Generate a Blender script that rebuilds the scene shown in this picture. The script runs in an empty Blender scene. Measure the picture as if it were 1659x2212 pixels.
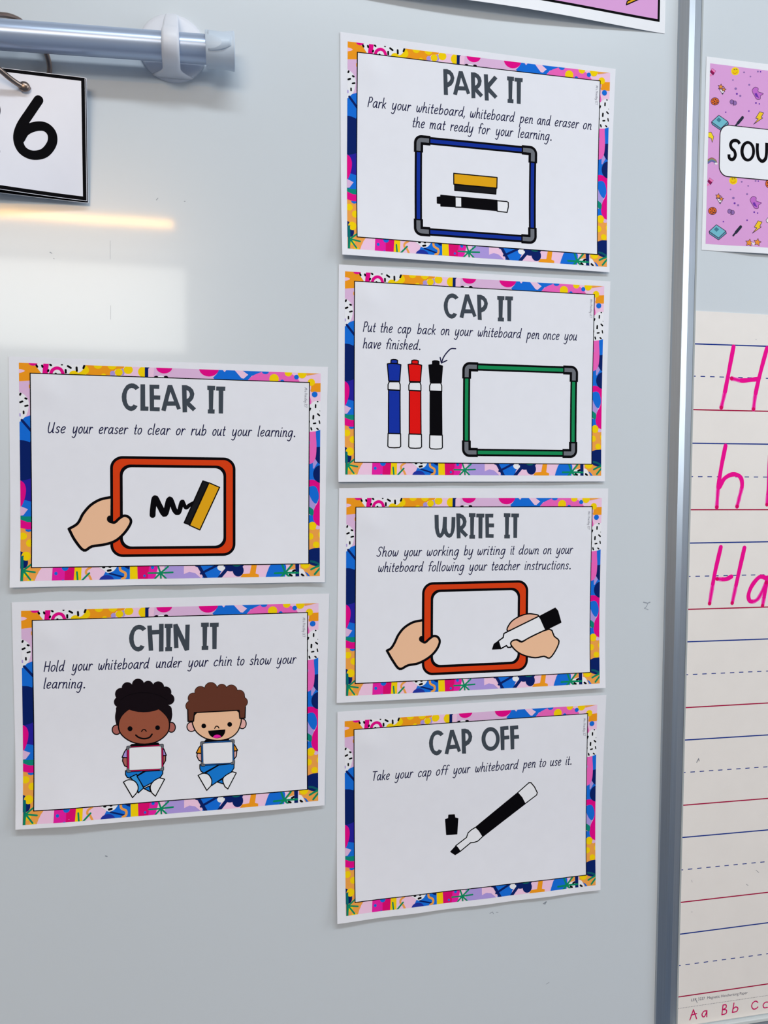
import bpy, math, random
import numpy as np
from mathutils import Vector, Matrix
from mathutils.geometry import tessellate_polygon

random.seed(4)
SC = bpy.context.scene
COL = SC.collection

# ------------------------------------------------------------------ camera
FOCAL = 1700.0                      # focal length in pixels of the 1659 x 2212 frame
CAM_POS = Vector((0.0, -0.7784778, 1.45))
CAM_ROT = Matrix(((0.9786871260, 0.0042508807, -0.2053130278),
                  (-0.2052680106, 0.0496847342, -0.9774438455),
                  (0.0060459260, 0.9987559047, 0.0494983794)))
cam = bpy.data.cameras.new('camera')
cam.sensor_fit = 'VERTICAL'
cam.sensor_height = 36.0
cam.lens = FOCAL * 36.0 / 2212.0
cam.clip_start = 0.02
cam_ob = bpy.data.objects.new('camera', cam)
COL.objects.link(cam_ob)
cam_ob.matrix_world = Matrix.Translation(CAM_POS) @ CAM_ROT.to_4x4()
SC.camera = cam_ob

# ------------------------------------------------------------------ light
SC.view_settings.view_transform = 'Standard'
SC.view_settings.look = 'None'
SC.view_settings.gamma = 1.0
SC.view_settings.use_curve_mapping = False
SC.view_settings.exposure = 0.17

world = bpy.data.worlds.new('world')
SC.world = world
world.use_nodes = True
world.node_tree.nodes['Background'].inputs[0].default_value = (0.80, 0.88, 1.0, 1)
world.node_tree.nodes['Background'].inputs[1].default_value = 0.5


def area_light(name, loc, size, watts, color, target=None, rot=None):
    l = bpy.data.lights.new(name, 'AREA')
    l.shape = 'RECTANGLE'
    l.size, l.size_y = size
    l.energy = watts
    l.color = color
    o = bpy.data.objects.new(name, l)
    COL.objects.link(o)
    o.location = loc
    if rot:
        o.rotation_euler = rot
    return o


# two rows of ceiling lamps and the daylight of the windows
area_light('ceiling_lamp_near', (0.45, -1.5, 3.02), (1.8, 0.28), 28, (0.87, 0.945, 1.0))
area_light('ceiling_lamp_far', (-1.03, -4.48, 3.02), (1.5, 0.13), 56, (1.0, 0.52, 0.12))
area_light('window_light_back', (-1.42, -5.5, 2.68), (2.35, 0.64), 46, (1.0, 0.98, 0.91),
           rot=(math.pi / 2, 0, 0))
area_light('window_light_right', (2.16, -1.15, 2.2), (0.9, 1.6), 15, (0.88, 0.95, 1.0),
           rot=(math.pi / 2, 0, math.pi / 2))


# ------------------------------------------------------------------ helpers
def at(px, py, depth=0.0):
    """point of the room seen at a photo pixel, `depth` metres in front of the whiteboard"""
    d = CAM_ROT @ Vector(((px - 829.5) / FOCAL, -(py - 1106.0) / FOCAL, -1.0))
    t = (-depth - CAM_POS.y) / d.y
    return CAM_POS + d * t


def lin(c):
    c = c / 255.0
    return c / 12.92 if c <= 0.04045 else ((c + 0.055) / 1.055) ** 2.4


MATS = {}


def mat(name, rgb, rough=0.5, metal=0.0, noise=0.0, scale=80.0, ior=1.45, spec=0.5, aniso=False):
    if name in MATS:
        return MATS[name]
    m = bpy.data.materials.new(name)
    m.use_nodes = True
    nt = m.node_tree
    b = nt.nodes['Principled BSDF']
    col = (lin(rgb[0]), lin(rgb[1]), lin(rgb[2]), 1)
    b.inputs['Base Color'].default_value = col
    b.inputs['Roughness'].default_value = rough
    b.inputs['Metallic'].default_value = metal
    b.inputs['IOR'].default_value = ior
    b.inputs['Specular IOR Level'].default_value = spec
    if noise:
        tc = nt.nodes.new('ShaderNodeTexCoord')
        n = nt.nodes.new('ShaderNodeTexNoise')
        n.inputs['Scale'].default_value = scale
        n.inputs['Detail'].default_value = 4
        r = nt.nodes.new('ShaderNodeValToRGB')
        r.color_ramp.elements[0].position = 0.3
        r.color_ramp.elements[1].position = 0.7
        k = 1 - noise
        r.color_ramp.elements[0].color = (col[0] * k, col[1] * k, col[2] * k, 1)
        r.color_ramp.elements[1].color = col
        if aniso:
            mp = nt.nodes.new('ShaderNodeMapping')
            mp.inputs['Scale'].default_value = (1, 1, 0.01)
            nt.links.new(tc.outputs['Object'], mp.inputs['Vector'])
            nt.links.new(mp.outputs['Vector'], n.inputs['Vector'])
        else:
            nt.links.new(tc.outputs['Object'], n.inputs['Vector'])
        nt.links.new(n.outputs['Fac'], r.inputs['Fac'])
        nt.links.new(r.outputs['Color'], b.inputs['Base Color'])
    MATS[name] = m
    return m


def ink(name, rgb):
    return mat('ink_' + name, rgb, rough=0.75, spec=0.06)


PAPER = mat('white_paper', (236, 238, 247), 0.6, noise=0.02, scale=60, spec=0.3)
BLACK = ink('black', (6, 5, 10))
GREY_TITLE = ink('title_grey', (68, 76, 86))
TEXT = ink('text', (34, 34, 72))
SKIN = ink('skin', (244, 196, 160))
ORANGE = ink('orange', (246, 158, 32))
TAN = ink('tan', (244, 166, 78))
YELLOW = ink('yellow', (250, 214, 10))
PINK = ink('pale_pink', (244, 204, 232))
LILAC = ink('lilac', (226, 188, 226))
HOT = ink('hot_pink', (242, 104, 192))
MAG = ink('magenta', (232, 10, 140))
CRIM = ink('crimson', (226, 12, 116))
FUCH = ink('fuchsia', (236, 34, 168))
BLUE = ink('blue', (22, 112, 222))
NAVY = ink('navy', (8, 34, 104))
INDIGO = ink('indigo', (40, 34, 160))
LAV = ink('lavender', (176, 156, 226))
TEAL = ink('teal', (12, 140, 122))
GREEN = ink('leaf_green', (12, 142, 100))
WHITE_INK = ink('print_white', (240, 242, 248))
GREY = ink('corner_grey', (112, 116, 124))


def props(o, label=None, cat=None, group=None, kind=None):
    if label:
        o['label'] = label
    if cat:
        o['category'] = cat
    if group:
        o['group'] = group
    if kind:
        o['kind'] = kind
    return o


def empty(name, loc, label=None, cat=None, group=None, rot=None):
    o = bpy.data.objects.new(name, None)
    COL.objects.link(o)
    o.empty_display_size = 0.02
    if rot is None:
        o.location = loc
    else:
        o.matrix_world = Matrix.Translation(loc) @ rot.to_4x4()
    return props(o, label, cat, group)


def link_mesh(name, verts, faces, mats, midx=None, parent=None, smooth=False):
    me = bpy.data.meshes.new(name)
    me.from_pydata([tuple(v) for v in verts], [], faces)
    if not isinstance(mats, (list, tuple)):
        mats = [mats]
    for m in mats:
        me.materials.append(m)
    if midx is not None:
        me.polygons.foreach_set('material_index', midx)
    if smooth:
        me.polygons.foreach_set('use_smooth', [True] * len(me.polygons))
    me.update()
    o = bpy.data.objects.new(name, me)
    COL.objects.link(o)
    if parent is not None:
        o.parent = parent
    return o


def box(name, lo, hi, m, parent=None, bevel=0.0):
    (a, b, c), (d, e, f) = lo, hi
    v = [(a, b, c), (d, b, c), (d, e, c), (a, e, c), (a, b, f), (d, b, f), (d, e, f), (a, e, f)]
    fc = [(0, 3, 2, 1), (4, 5, 6, 7), (0, 1, 5, 4), (1, 2, 6, 5), (2, 3, 7, 6), (3, 0, 4, 7)]
    o = link_mesh(name, v, fc, m, parent=parent)
    if bevel:
        md = o.modifiers.new('bevel', 'BEVEL')
        md.width = bevel
        md.segments = 3
    return o


# local axes of a thing fixed to the board: x right, y up, z out of the board
def board_rot(roll=0.0):
    base = Matrix(((1, 0, 0), (0, 0, -1), (0, 1, 0)))
    return base @ Matrix.Rotation(roll, 3, 'Z')


# ---- curves in the plane
def smooth(pts, n=6, closed=False):
    """Catmull-Rom through the points"""
    P = [np.array(p, float) for p in pts]
    if len(P) < 3:
        return [tuple(p) for p in P]
    if closed:
        Q = [P[-1]] + P + [P[0], P[1]]
    else:
        Q = [2 * P[0] - P[1]] + P + [2 * P[-1] - P[-2]]
    out = []
    for i in range(len(Q) - 3):
        p0, p1, p2, p3 = Q[i:i + 4]
        for k in range(n):
            t = k / n
            out.append(tuple(0.5 * (2 * p1 + (p2 - p0) * t + (2 * p0 - 5 * p1 + 4 * p2 - p3) * t * t
                                    + (3 * p1 - p0 - 3 * p2 + p3) * t ** 3)))
    if not closed:
        out.append(tuple(P[-1]))
    return out


def ell(cx, cy, rx, ry=None, n=28, a0=0.0, a1=2 * math.pi):
    ry = rx if ry is None else ry
    full = abs(a1 - a0 - 2 * math.pi) < 1e-6
    m = n if full else n + 1
    return [(cx + rx * math.cos(a0 + (a1 - a0) * i / n), cy + ry * math.sin(a0 + (a1 - a0) * i / n))
            for i in range(m)]


def rrect(x0, y0, x1, y1, r, n=7):
    """rounded rectangle, x0<x1, y0<y1"""
    out = []
    for cx, cy, a in ((x1 - r, y1 - r, 0), (x0 + r, y1 - r, 90), (x0 + r, y0 + r, 180), (x1 - r, y0 + r, 270)):
        for k in range(n + 1):
            t = math.radians(a + 90 * k / n)
            out.append((cx + r * math.cos(t), cy + r * math.sin(t)))
    return out


def clip_half(poly, axis, lim, keep_less):
    out = []
    n = len(poly)
    for i in range(n):
        a, b = poly[i], poly[(i + 1) % n]
        ia = (a[axis] <= lim) if keep_less else (a[axis] >= lim)
        ib = (b[axis] <= lim) if keep_less else (b[axis] >= lim)
        if ia:
            out.append(a)
        if ia != ib:
            t = (lim - a[axis]) / (b[axis] - a[axis])
            out.append((a[0] + (b[0] - a[0]) * t, a[1] + (b[1] - a[1]) * t))
    return out


def clip_rect(poly, r):
    for axis, lim, less in ((0, r[2], True), (0, r[0], False), (1, r[3], True), (1, r[1], False)):
        if len(poly) < 3:
            return []
        poly = clip_half(poly, axis, lim, less)
    return poly


LAYER = 0.022            # mm between printed layers
GRID = 5.0               # mm, facets of a bent sheet


class Print:
    """flat printed artwork in millimetres on a (possibly bent) sheet; one mesh"""

    def __init__(self, bend=None, clip=None):
        self.v, self.f, self.mi, self.mats, self.key = [], [], [], [], {}
        self.bend, self.clip, self.n = bend, clip, 0

    def _vert(self, x, y, z):
        k = (round(x, 4), round(y, 4), z)
        if k not in self.key:
            self.key[k] = len(self.v)
            h = z * LAYER + (self.bend(x, y) if self.bend else 0.0)
            self.v.append((x * 1e-3, y * 1e-3, h * 1e-3))
        return self.key[k]

    def _face(self, pts, m, z):
        if m not in self.mats:
            self.mats.append(m)
        ids = []
        for p in pts:
            i = self._vert(p[0], p[1], z)
            if i not in ids:
                ids.append(i)
        if len(ids) >= 3:
            self.f.append(ids)
            self.mi.append(self.mats.index(m))

    def _tri(self, tri, m, z):
        # counter-clockwise so that the normal leaves the board
        (ax, ay), (bx, by), (cx, cy) = tri
        ar = (bx - ax) * (cy - ay) - (cx - ax) * (by - ay)
        if abs(ar) < 1e-7:
            return
        if ar < 0:
            tri = [tri[0], tri[2], tri[1]]
        if not self.bend:
            self._face(tri, m, z)
            return
        xs = [p[0] for p in tri]
        i0, i1 = math.floor(min(xs) / GRID), math.floor(max(xs) / GRID - 1e-9)
        for i in range(i0, i1 + 1):
            a = list(tri)
            if i1 > i0:
                a = clip_half(clip_half(a, 0, (i + 1) * GRID, True), 0, i * GRID, False)
            if len(a) < 3:
                continue
            ys = [p[1] for p in a]
            j0, j1 = math.floor(min(ys) / GRID), math.floor(max(ys) / GRID - 1e-9)
            for j in range(j0, j1 + 1):
                b = a
                if j1 > j0:
                    b = clip_half(clip_half(a, 1, (j + 1) * GRID, True), 1, j * GRID, False)
                if len(b) >= 3:
                    self._face(b, m, z)

    def fill(self, pts, m, z):
        pts = [(float(p[0]), float(p[1])) for p in pts]
        z += self._lift()
        if self.clip:
            pts = clip_rect(pts, self.clip)
        if len(pts) < 3:
            return self
        for t in tessellate_polygon([[Vector((p[0], p[1], 0)) for p in pts]]):
            self._tri([pts[i] if isinstance(i, int) else i for i in t], m, z)
        return self

    def _convex(self, pts, m, z):
        if self.clip:
            pts = clip_rect(pts, self.clip)
        for k in range(1, len(pts) - 1):
            self._tri([pts[0], pts[k], pts[k + 1]], m, z)

    def _lift(self):
        self.n = (self.n + 1) % 11
        return self.n * 0.08

    def stroke(self, pts, w, m, z, closed=False, cap=True):
        z += self._lift()
        P = [np.array(p, float) for p in pts]
        W = w if isinstance(w, (list, tuple)) else [w] * len(P)
        n = len(P)
        segs = n if closed else n - 1
        if segs < 1:
            return self
        nor = []
        for i in range(segs):
            d = P[(i + 1) % n] - P[i]
            l = np.hypot(*d) or 1e-9
            nor.append(np.array((-d[1], d[0])) / l)
        L, R, disc = [], [], []
        for i in range(n):
            a = nor[(i - 1) % segs] if (closed or i > 0) else nor[0]
            b = nor[i % segs] if (closed or i < n - 1) else nor[-1]
            dt = float(a @ b)
            if dt > 0.5:
                mnv = (a + b) / (1 + dt)
                L.append((P[i] + mnv * W[i] / 2,) * 2)
                R.append((P[i] - mnv * W[i] / 2,) * 2)
            else:
                L.append((P[i] + a * W[i] / 2, P[i] + b * W[i] / 2))
                R.append((P[i] - a * W[i] / 2, P[i] - b * W[i] / 2))
                disc.append(i)
        for i in range(segs):
            j = (i + 1) % n
            self._convex([tuple(L[i][1]), tuple(R[i][1]), tuple(R[j][0]), tuple(L[j][0])], m, z)
        if cap and not closed:
            for i, nv in ((0, nor[0]), (n - 1, -nor[-1])):
                a0 = math.atan2(nv[1], nv[0])
                self._convex(ell(P[i][0], P[i][1], W[i] / 2, n=8, a0=a0, a1=a0 + math.pi), m, z)
        for i in disc:
            self._convex(ell(P[i][0], P[i][1], W[i] / 2, n=12), m, z + .12)
        return self

    def ring(self, outer, inner, m, z):
        n = len(outer)
        for i in range(n):
            j = (i + 1) % n
            self._convex([tuple(outer[i]), tuple(outer[j]), tuple(inner[j]), tuple(inner[i])], m, z)
        return self

    def build(self, name, parent=None, label=None):
        if not self.f:
            return None
        o = link_mesh(name, self.v, self.f, self.mats, self.mi, parent, smooth=bool(self.bend))
        if label:
            o['label'] = label
        return o


# ---- single stroke handwriting (x height 1, base line 0, y up)
BOWL_A = [(.68, .82), (.5, .99), (.24, .92), (.05, .6), (.03, .25), (.18, .02), (.4, .1), (.6, .45), (.69, .9)]
BOWL_B = [(.05, .55), (.22, .88), (.45, .99), (.64, .75), (.6, .3), (.38, .02), (.05, .1)]
ARCH = [(.05, .45), (.22, .86), (.46, .98), (.6, .75), (.58, .25), (.64, .02), (.76, .04)]
CUP = [(.05, 1), (.02, .4), (.12, .04), (.35, .08), (.58, .5), (.66, 1)]
TAIL = [(.66, 1), (.63, .1), (.52, -.5), (.3, -.74), (.0, -.6)]
PEN = {
    'a': (.95, [BOWL_A, [(.7, .98), (.66, .35), (.71, .05), (.84, .04)]]),
    'b': (.86, [[(.05, 1.75), (.05, 0)], BOWL_B]),
    'c': (.78, [[(.62, .84), (.42, 1), (.15, .8), (.03, .4), (.15, .05), (.4, 0), (.62, .16)]]),
    'd': (.95, [BOWL_A, [(.72, 1.75), (.67, .35), (.71, .05), (.84, .04)]]),
    'e': (.80, [[(.06, .45), (.4, .52), (.6, .76), (.48, .99), (.22, .92), (.04, .55), (.1, .12), (.33, 0), (.6, .13)]]),
    'f': (.62, [[(.68, 1.62), (.5, 1.76), (.3, 1.6), (.24, 1.2), (.2, 0)], [(0, .95), (.52, 1)]]),
    'g': (.90, [BOWL_A, [(.7, .98), (.67, .1), (.56, -.5), (.34, -.74), (.04, -.6)]]),
    'h': (.88, [[(.05, 1.75), (.05, 0)], ARCH]),
    'i': (.34, [[(.06, 1), (.04, .12), (.16, 0)], [(.06, 1.42), (.10, 1.48)]]),
    'k': (.78, [[(.05, 1.75), (.05, 0)], [(.58, .95), (.07, .42)], [(.2, .54), (.64, 0)]]),
    'l': (.34, [[(.06, 1.75), (.04, .12), (.16, 0)]]),
    'm': (1.3, [[(.05, 1), (.05, 0)], [(.05, .45), (.2, .86), (.38, .98), (.5, .75), (.48, 0)],
                [(.5, .45), (.66, .86), (.84, .98), (.98, .75), (.96, .2), (1.02, .02), (1.14, .04)]]),
    'n': (.88, [[(.05, 1), (.05, 0)], ARCH]),
    'o': (.84, [[(.4, 1), (.15, .85), (.03, .45), (.15, .06), (.4, .02), (.62, .3), (.66, .7), (.52, .96), (.38, 1)]]),
    'p': (.86, [[(.05, 1), (.05, -.78)], BOWL_B]),
    'r': (.62, [[(.05, 1), (.05, 0)], [(.05, .45), (.2, .84), (.4, 1), (.56, .9)]]),
    's': (.66, [[(.52, .86), (.32, 1), (.1, .84), (.16, .6), (.4, .44), (.48, .2), (.3, 0), (.03, .12)]]),
    't': (.58, [[(.22, 1.5), (.18, .2), (.28, .0), (.44, .06)], [(0, .98), (.44, 1)]]),
    'u': (.92, [CUP, [(.66, 1), (.62, .3), (.67, .04), (.8, .04)]]),
    'v': (.72, [[(.03, 1), (.26, 0)], [(.26, 0), (.62, 1)]]),
    'w': (1.08, [[(.04, 1), (.04, .3), (.2, 0), (.4, .25), (.47, .75)], [(.47, .75), (.5, .2), (.66, 0), (.86, .35), (.92, 1)]]),
    'y': (.90, [CUP, TAIL]),
    '.': (.45, [[(.17, .0), (.26, .0), (.26, .1), (.17, .1), (.17, .02)]]),
    ',': (.3, [[(.1, .1), (.0, -.28)]]),
    'P': (.86, [[(.08, 1.65), (.05, 0)], [(.08, 1.6), (.46, 1.66), (.68, 1.3), (.5, .88), (.06, .78)]]),
    'U': (1.1, [[(.05, 1.65), (.05, .6), (.2, .04), (.5, .06), (.74, .6), (.8, 1.65)], [(.8, 1.65), (.78, .3), (.84, .03), (.94, .05)]]),
    'S': (.95, [[(.8, 1.45), (.55, 1.68), (.2, 1.5), (.2, 1.1), (.55, .78), (.62, .35), (.35, 0), (.0, .15)]]),
    'H': (1.02, [[(.05, 1.65), (.05, 0)], [(.8, 1.65), (.8, 0)], [(.05, .85), (.8, .85)]]),
    'T': (.95, [[(.4, 1.6), (.38, 0)], [(-.05, 1.62), (.85, 1.62)]]),
    'M': (1.2, [[(.05, 0), (.12, 1.65)], [(.12, 1.65), (.5, .4)], [(.5, .4), (.9, 1.65)], [(.9, 1.65), (1, 0)]]),
    'I': (.7, [[(.3, 1.65), (.3, 0)], [(.05, 1.65), (.55, 1.65)], [(.05, 0), (.55, 0)]]),
    'C': (.95, [[(.8, 1.4), (.5, 1.65), (.12, 1.3), (.03, .7), (.2, .1), (.5, 0), (.82, .25)]]),
}
SLANT = 0.2


def pen_word(word):
    out, x = [], 0.0
    for ch in word:
        adv, strokes = PEN[ch]
        for s in strokes:
            out.append([(x + px + SLANT * py, py) for px, py in s])
        x += adv + 0.12
    xs = [p[0] for s in out for p in s]
    x0, x1 = min(xs), max(xs)
    return [[((p[0] - x0) / (x1 - x0), p[1]) for p in s] for s in out]


# ---- heavy title letters, each a list of polygons in its own pixel box (y down)
TITLE = {
    'C': ((82, 327, 90, 472), [[(327, 150), (290, 112), (250, 93), (218, 90), (180, 98), (145, 120), (108, 175), (88, 230), (82, 275), (88, 335),
          (105, 385), (135, 432), (175, 462), (215, 472), (255, 460), (280, 438), (302, 403), (245, 380), (228, 402), (205, 407),
          (178, 394), (158, 355), (148, 300), (150, 240), (165, 190), (190, 163), (218, 154), (245, 160), (275, 183)]]),
    'L': ((340, 452, 103, 468), [[(340, 103), (405, 103), (407, 408), (452, 410), (450, 468), (340, 466)]]),
    'E': ((463, 615, 108, 475), [[(465, 108), (602, 110), (600, 168), (527, 165), (529, 255), (615, 257), (613, 316), (529, 313), (529, 417), (608, 420), (606, 475), (470, 470)]]),
    'A': ((628, 898, 112, 475), [[(718, 113), (778, 113), (688, 475), (628, 460)], [(718, 113), (778, 113), (898, 437), (848, 455)], [(715, 338), (805, 338), (828, 398), (705, 400)]]),
    'R': ((912, 1108, 115, 490), [[(912, 115), (975, 115), (985, 488), (922, 490)],
          [(940, 115), (980, 117), (1030, 140), (1068, 180), (1085, 235), (1072, 295), (1048, 330), (1022, 352), (975, 400), (975, 310), (1005, 290), (1022, 258), (1020, 225), (1000, 193), (975, 183), (940, 183)],
          [(975, 330), (1022, 352), (1108, 435), (1065, 475), (985, 400)]]),
    'I': ((1263, 1375, 122, 508), [[(1263, 122), (1373, 125), (1372, 185), (1350, 184), (1342, 448), (1365, 450), (1363, 508), (1270, 505), (1270, 450), (1285, 448), (1283, 183), (1263, 180)]]),
    'T': ((1385, 1513, 133, 507), [[(1387, 133), (1513, 136), (1510, 195), (1485, 195), (1480, 507), (1420, 505), (1420, 192), (1385, 190)]]),
    'P': ((120, 322, 85, 555), [[(120, 85), (190, 85), (208, 555), (133, 550)],
          [(160, 85), (190, 85), (250, 110), (298, 165), (322, 245), (305, 325), (265, 382), (210, 412), (195, 412), (195, 328), (228, 305), (250, 265), (250, 222), (228, 184), (195, 172), (160, 172)]]),
    'K': ((850, 1097, 172, 652), [[(850, 172), (923, 176), (940, 652), (868, 648)], [(1040, 197), (1097, 248), (955, 418), (900, 430), (922, 335)], [(955, 412), (1097, 570), (1048, 618), (935, 502), (900, 420)]]),
    'W': ((130, 470, 97, 475), [[(130, 100), (197, 98), (200, 310), (208, 365), (217, 398), (226, 399), (240, 375), (258, 310), (270, 130), (333, 133), (330, 310), (340, 360), (355, 393), (372, 403), (390, 393), (403, 310), (408, 133), (470, 135),
          (465, 290), (455, 350), (440, 400), (410, 450), (370, 472), (325, 452), (288, 405), (255, 455), (220, 475), (175, 450), (150, 390), (135, 310)]]),
    'F': ((0, 143, 100, 471), [[(0, 100), (127, 100), (130, 160), (65, 161), (67, 251), (140, 251), (143, 311), (68, 311), (68, 471), (12, 471)]]),
    'H': ((408, 675, 122, 578), [[(408, 155), (482, 150), (503, 562), (430, 567)], [(600, 125), (675, 122), (670, 575), (595, 578)], [(470, 229), (610, 222), (605, 295), (480, 301)]]),
    'N': ((830, 1100, 122, 568), [[(830, 135), (898, 122), (1020, 382), (1028, 138), (1100, 135), (1088, 550), (1018, 568), (908, 325), (915, 517), (843, 522)]]),
}


# ---- the plane of a card measured on the photograph
def homography(src, dst):
    A = []
    for (x, y), (u, v) in zip(src, dst):
        A.append([x, y, 1, 0, 0, 0, -u * x, -u * y, -u])
        A.append([0, 0, 0, x, y, 1, -v * x, -v * y, -v])
    return np.linalg.svd(np.array(A, float))[2][-1].reshape(3, 3)


BW, BH = 277.0, 277.0 * 0.72216            # printed border
IW, IH = 277.0 * 0.92527, 277.0 * 0.64446  # inner white panel
IOX, IOY = -0.6855, 1.5065


def rect_pts(w, h, ox=0, oy=0):
    return [(ox - w / 2, oy + h / 2), (ox + w / 2, oy + h / 2), (ox + w / 2, oy - h / 2), (ox - w / 2, oy - h / 2)]


class Tracer:
    def __init__(self, inner, border):
        self.H = homography(list(inner) + list(border), rect_pts(IW, IH, IOX, IOY) + rect_pts(BW, BH))

    def photo(self, x, y):
        q = self.H @ np.array((x, y, 1.0))
        return (q[0] / q[2], q[1] / q[2])

    def crop(self, x0, y0, s):
        return lambda pts: [self.photo(x0 + p[0] * s, y0 + p[1] * s) for p in pts]


CARDS = {
    'park': dict(pos=(0.26275, 0.31844), roll=-0.0018,
                 inner=[(769.7, 115.4), (1295.7, 175.4), (1285.8, 553.7), (770.1, 512.7)],
                 border=[(749.2, 91.5), (1319.3, 157.2), (1305.2, 580.3), (751.1, 541.5)],
                 sheet=[(733, 71), (1330.6, 148.5), (1311, 592), (739, 553)]),
    'cap': dict(pos=(0.26114, 0.09839), roll=0.0006,
                inner=[(765.6, 608.2), (1284, 637.1), (1274.8, 1002.8), (765.6, 999.4)],
                border=[(744.3, 585.8), (1304.5, 618.1), (1293.8, 1027.9), (744.3, 1025.2)],
                sheet=[(731, 571), (1318, 608), (1302, 1040), (730, 1041)]),
    'write': dict(pos=(0.26328, -0.12531), roll=-0.0009,
                  inner=[(768.2, 1097.7), (1278.2, 1094.3), (1270.3, 1450.9), (767.1, 1472.9)],
                  border=[(748.5, 1076.8), (1299.1, 1076.1), (1290.8, 1472.9), (746.2, 1500.6)],
                  sheet=[(732.5, 1056), (1313, 1055), (1303, 1483), (727, 1515)]),
    'off': dict(pos=(0.26305, -0.35063), roll=0.0072,
                inner=[(763.3, 1573.9), (1268, 1540.1), (1264.6, 1888), (766.3, 1943.8)],
                border=[(742.8, 1557.2), (1289.2, 1521.9), (1283.5, 1908.9), (745.8, 1972.3)],
                sheet=[(727, 1536), (1308, 1499.5), (1294, 1919), (727, 1988)]),
    'clear': dict(pos=(-0.04024, -0.00197), roll=-0.0042,
                  inner=[(65.5, 807.3), (668.8, 828.1), (665.8, 1216.6), (71.6, 1223.5)],
                  border=[(39.5, 784.7), (693.1, 807.7), (689.2, 1241.7), (46.4, 1253)],
                  sheet=[(18, 771), (709, 794), (700, 1255), (25, 1266)]),
    'chin': dict(pos=(-0.04165, -0.22996), roll=-0.0015,
                 inner=[(71.6, 1339.4), (664.5, 1320.8), (661.9, 1702.3), (73.8, 1748.7)],
                 border=[(46.9, 1319.9), (688.8, 1300.8), (685.3, 1725.7), (52.5, 1776)],
                 sheet=[(27, 1301), (712, 1279.5), (699, 1735.7), (36, 1787)]),
}
RS = 630 / 1659
LS = 720 / 1659
for k, (x0, y0, s) in dict(park=(720, 60, RS), cap=(720, 560, RS), write=(720, 1040, RS), off=(720, 1490, RS),
                           clear=(0, 760, LS), chin=(0, 1270, LS)).items():
    c = CARDS[k]
    c['tr'] = Tracer(c['inner'], c['border'])
    c['m'] = c['tr'].crop(x0, y0, s)


def make_bend(bl=0, bc=0, br=0, tl=0, tr=0, tc=0, ripple=0, crease=0):
    def f(x, y):
        u, v = x / 147.0, y / 108.0
        lo, hi = max(0, -v), max(0, v)
        le, ri = max(0, -u), max(0, u)
        z = 0.5 + lo * lo * (bl * le * le + br * ri * ri + bc * (1 - u * u)) + hi * hi * (tl * le * le + tr * ri * ri + tc * (1 - u * u))
        if ripple:
            z += ripple * lo ** 3 * (0.5 + 0.5 * math.sin(x * 0.085 + 1.0))
        # little hump where a lump of putty holds the upper left corner
        z += 1.1 * math.exp(-((x + 112) ** 2 + (y - 75) ** 2) / 130.0)
        if crease:
            q = (-u - 0.80) + 0.25 * (-v - 0.4)
            if q > 0:
                z -= crease * q * lo
        return max(z, 0.15)
    return f


CARDS['park']['bend'] = make_bend(bl=9, bc=5.5, br=3.5, tr=1.5, tl=.6)
CARDS['cap']['bend'] = make_bend(bl=6, bc=3.5, br=2, tr=1.5, tl=.5, ripple=.5)
CARDS['write']['bend'] = make_bend(bl=2, bc=5, br=5, tr=.6, tl=.4)
CARDS['off']['bend'] = make_bend(bl=6, bc=4, br=3.0, tr=1.8, tl=.5, ripple=.8)
CARDS['clear']['bend'] = make_bend(bl=5, bc=3.6, br=4, tr=1, ripple=1.2)
CARDS['chin']['bend'] = make_bend(bl=12, bc=7.5, br=4, tr=1.2, crease=14)

# ------------------------------------------------------------------ the room
WALL_P = mat('painted_plaster', (176, 186, 200), 0.8, noise=0.05, scale=6)
CEIL_P = mat('ceiling_tile', (214, 214, 212), 0.9, noise=0.06, scale=9)
FLOOR_P = mat('grey_carpet', (116, 136, 162), 0.95, noise=0.25, scale=240)
X0, X1, Y1, ZC = -3.2, 2.2, -5.6, 3.06


def struct(o):
    o['kind'] = 'structure'
    return o


struct(box('wall_front', (X0, 0.022, 0), (X1, 0.14, ZC), WALL_P))
struct(box('wall_left', (X0 - .12, Y1, 0), (X0, 0.14, ZC), WALL_P))
struct(box('wall_right', (X1, Y1, 0), (X1 + .12, 0.14, ZC), WALL_P))
struct(box('wall_back', (X0 - .12, Y1 - .12, 0), (X1 + .12, Y1, ZC), WALL_P))
struct(box('floor', (X0 - .12, Y1 - .12, -.1), (X1 + .12, .14, 0), FLOOR_P))
struct(box('ceiling', (X0 - .12, Y1 - .12, ZC), (X1 + .12, .14, ZC + .1), CEIL_P))

# ------------------------------------------------------------------ whiteboard, its joint and its tray
BOARD = mat('whiteboard_enamel', (210, 218, 225), 0.24, noise=0.015, scale=3, ior=1.45)
_b = BOARD.node_tree.nodes['Principled BSDF']
_b.inputs['Coat Weight'].default_value = 0.32
_b.inputs['Coat Roughness'].default_value = 0.055
ALU = mat('brushed_aluminium', (192, 198, 205), 0.36, metal=1.0, noise=0.10, scale=900, aniso=True)
MARK = mat('dried_marker', (150, 158, 170), 0.5)

RX0 = at(1439, 1106).x                    # left edge of the joint (upright line through the board)
RX1 = at(1491, 1106, 0.004).x
wb = empty('whiteboard', (-0.5, 0, 0.75), 'large glossy whiteboard holding the six bordered rule cards', 'whiteboard')
pb = box('panel', (-0.9 + .5, 0.0, 0.0), (RX0 + .006 + .5, 0.02, 1.6), BOARD, wb)
sp = Print()
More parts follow.
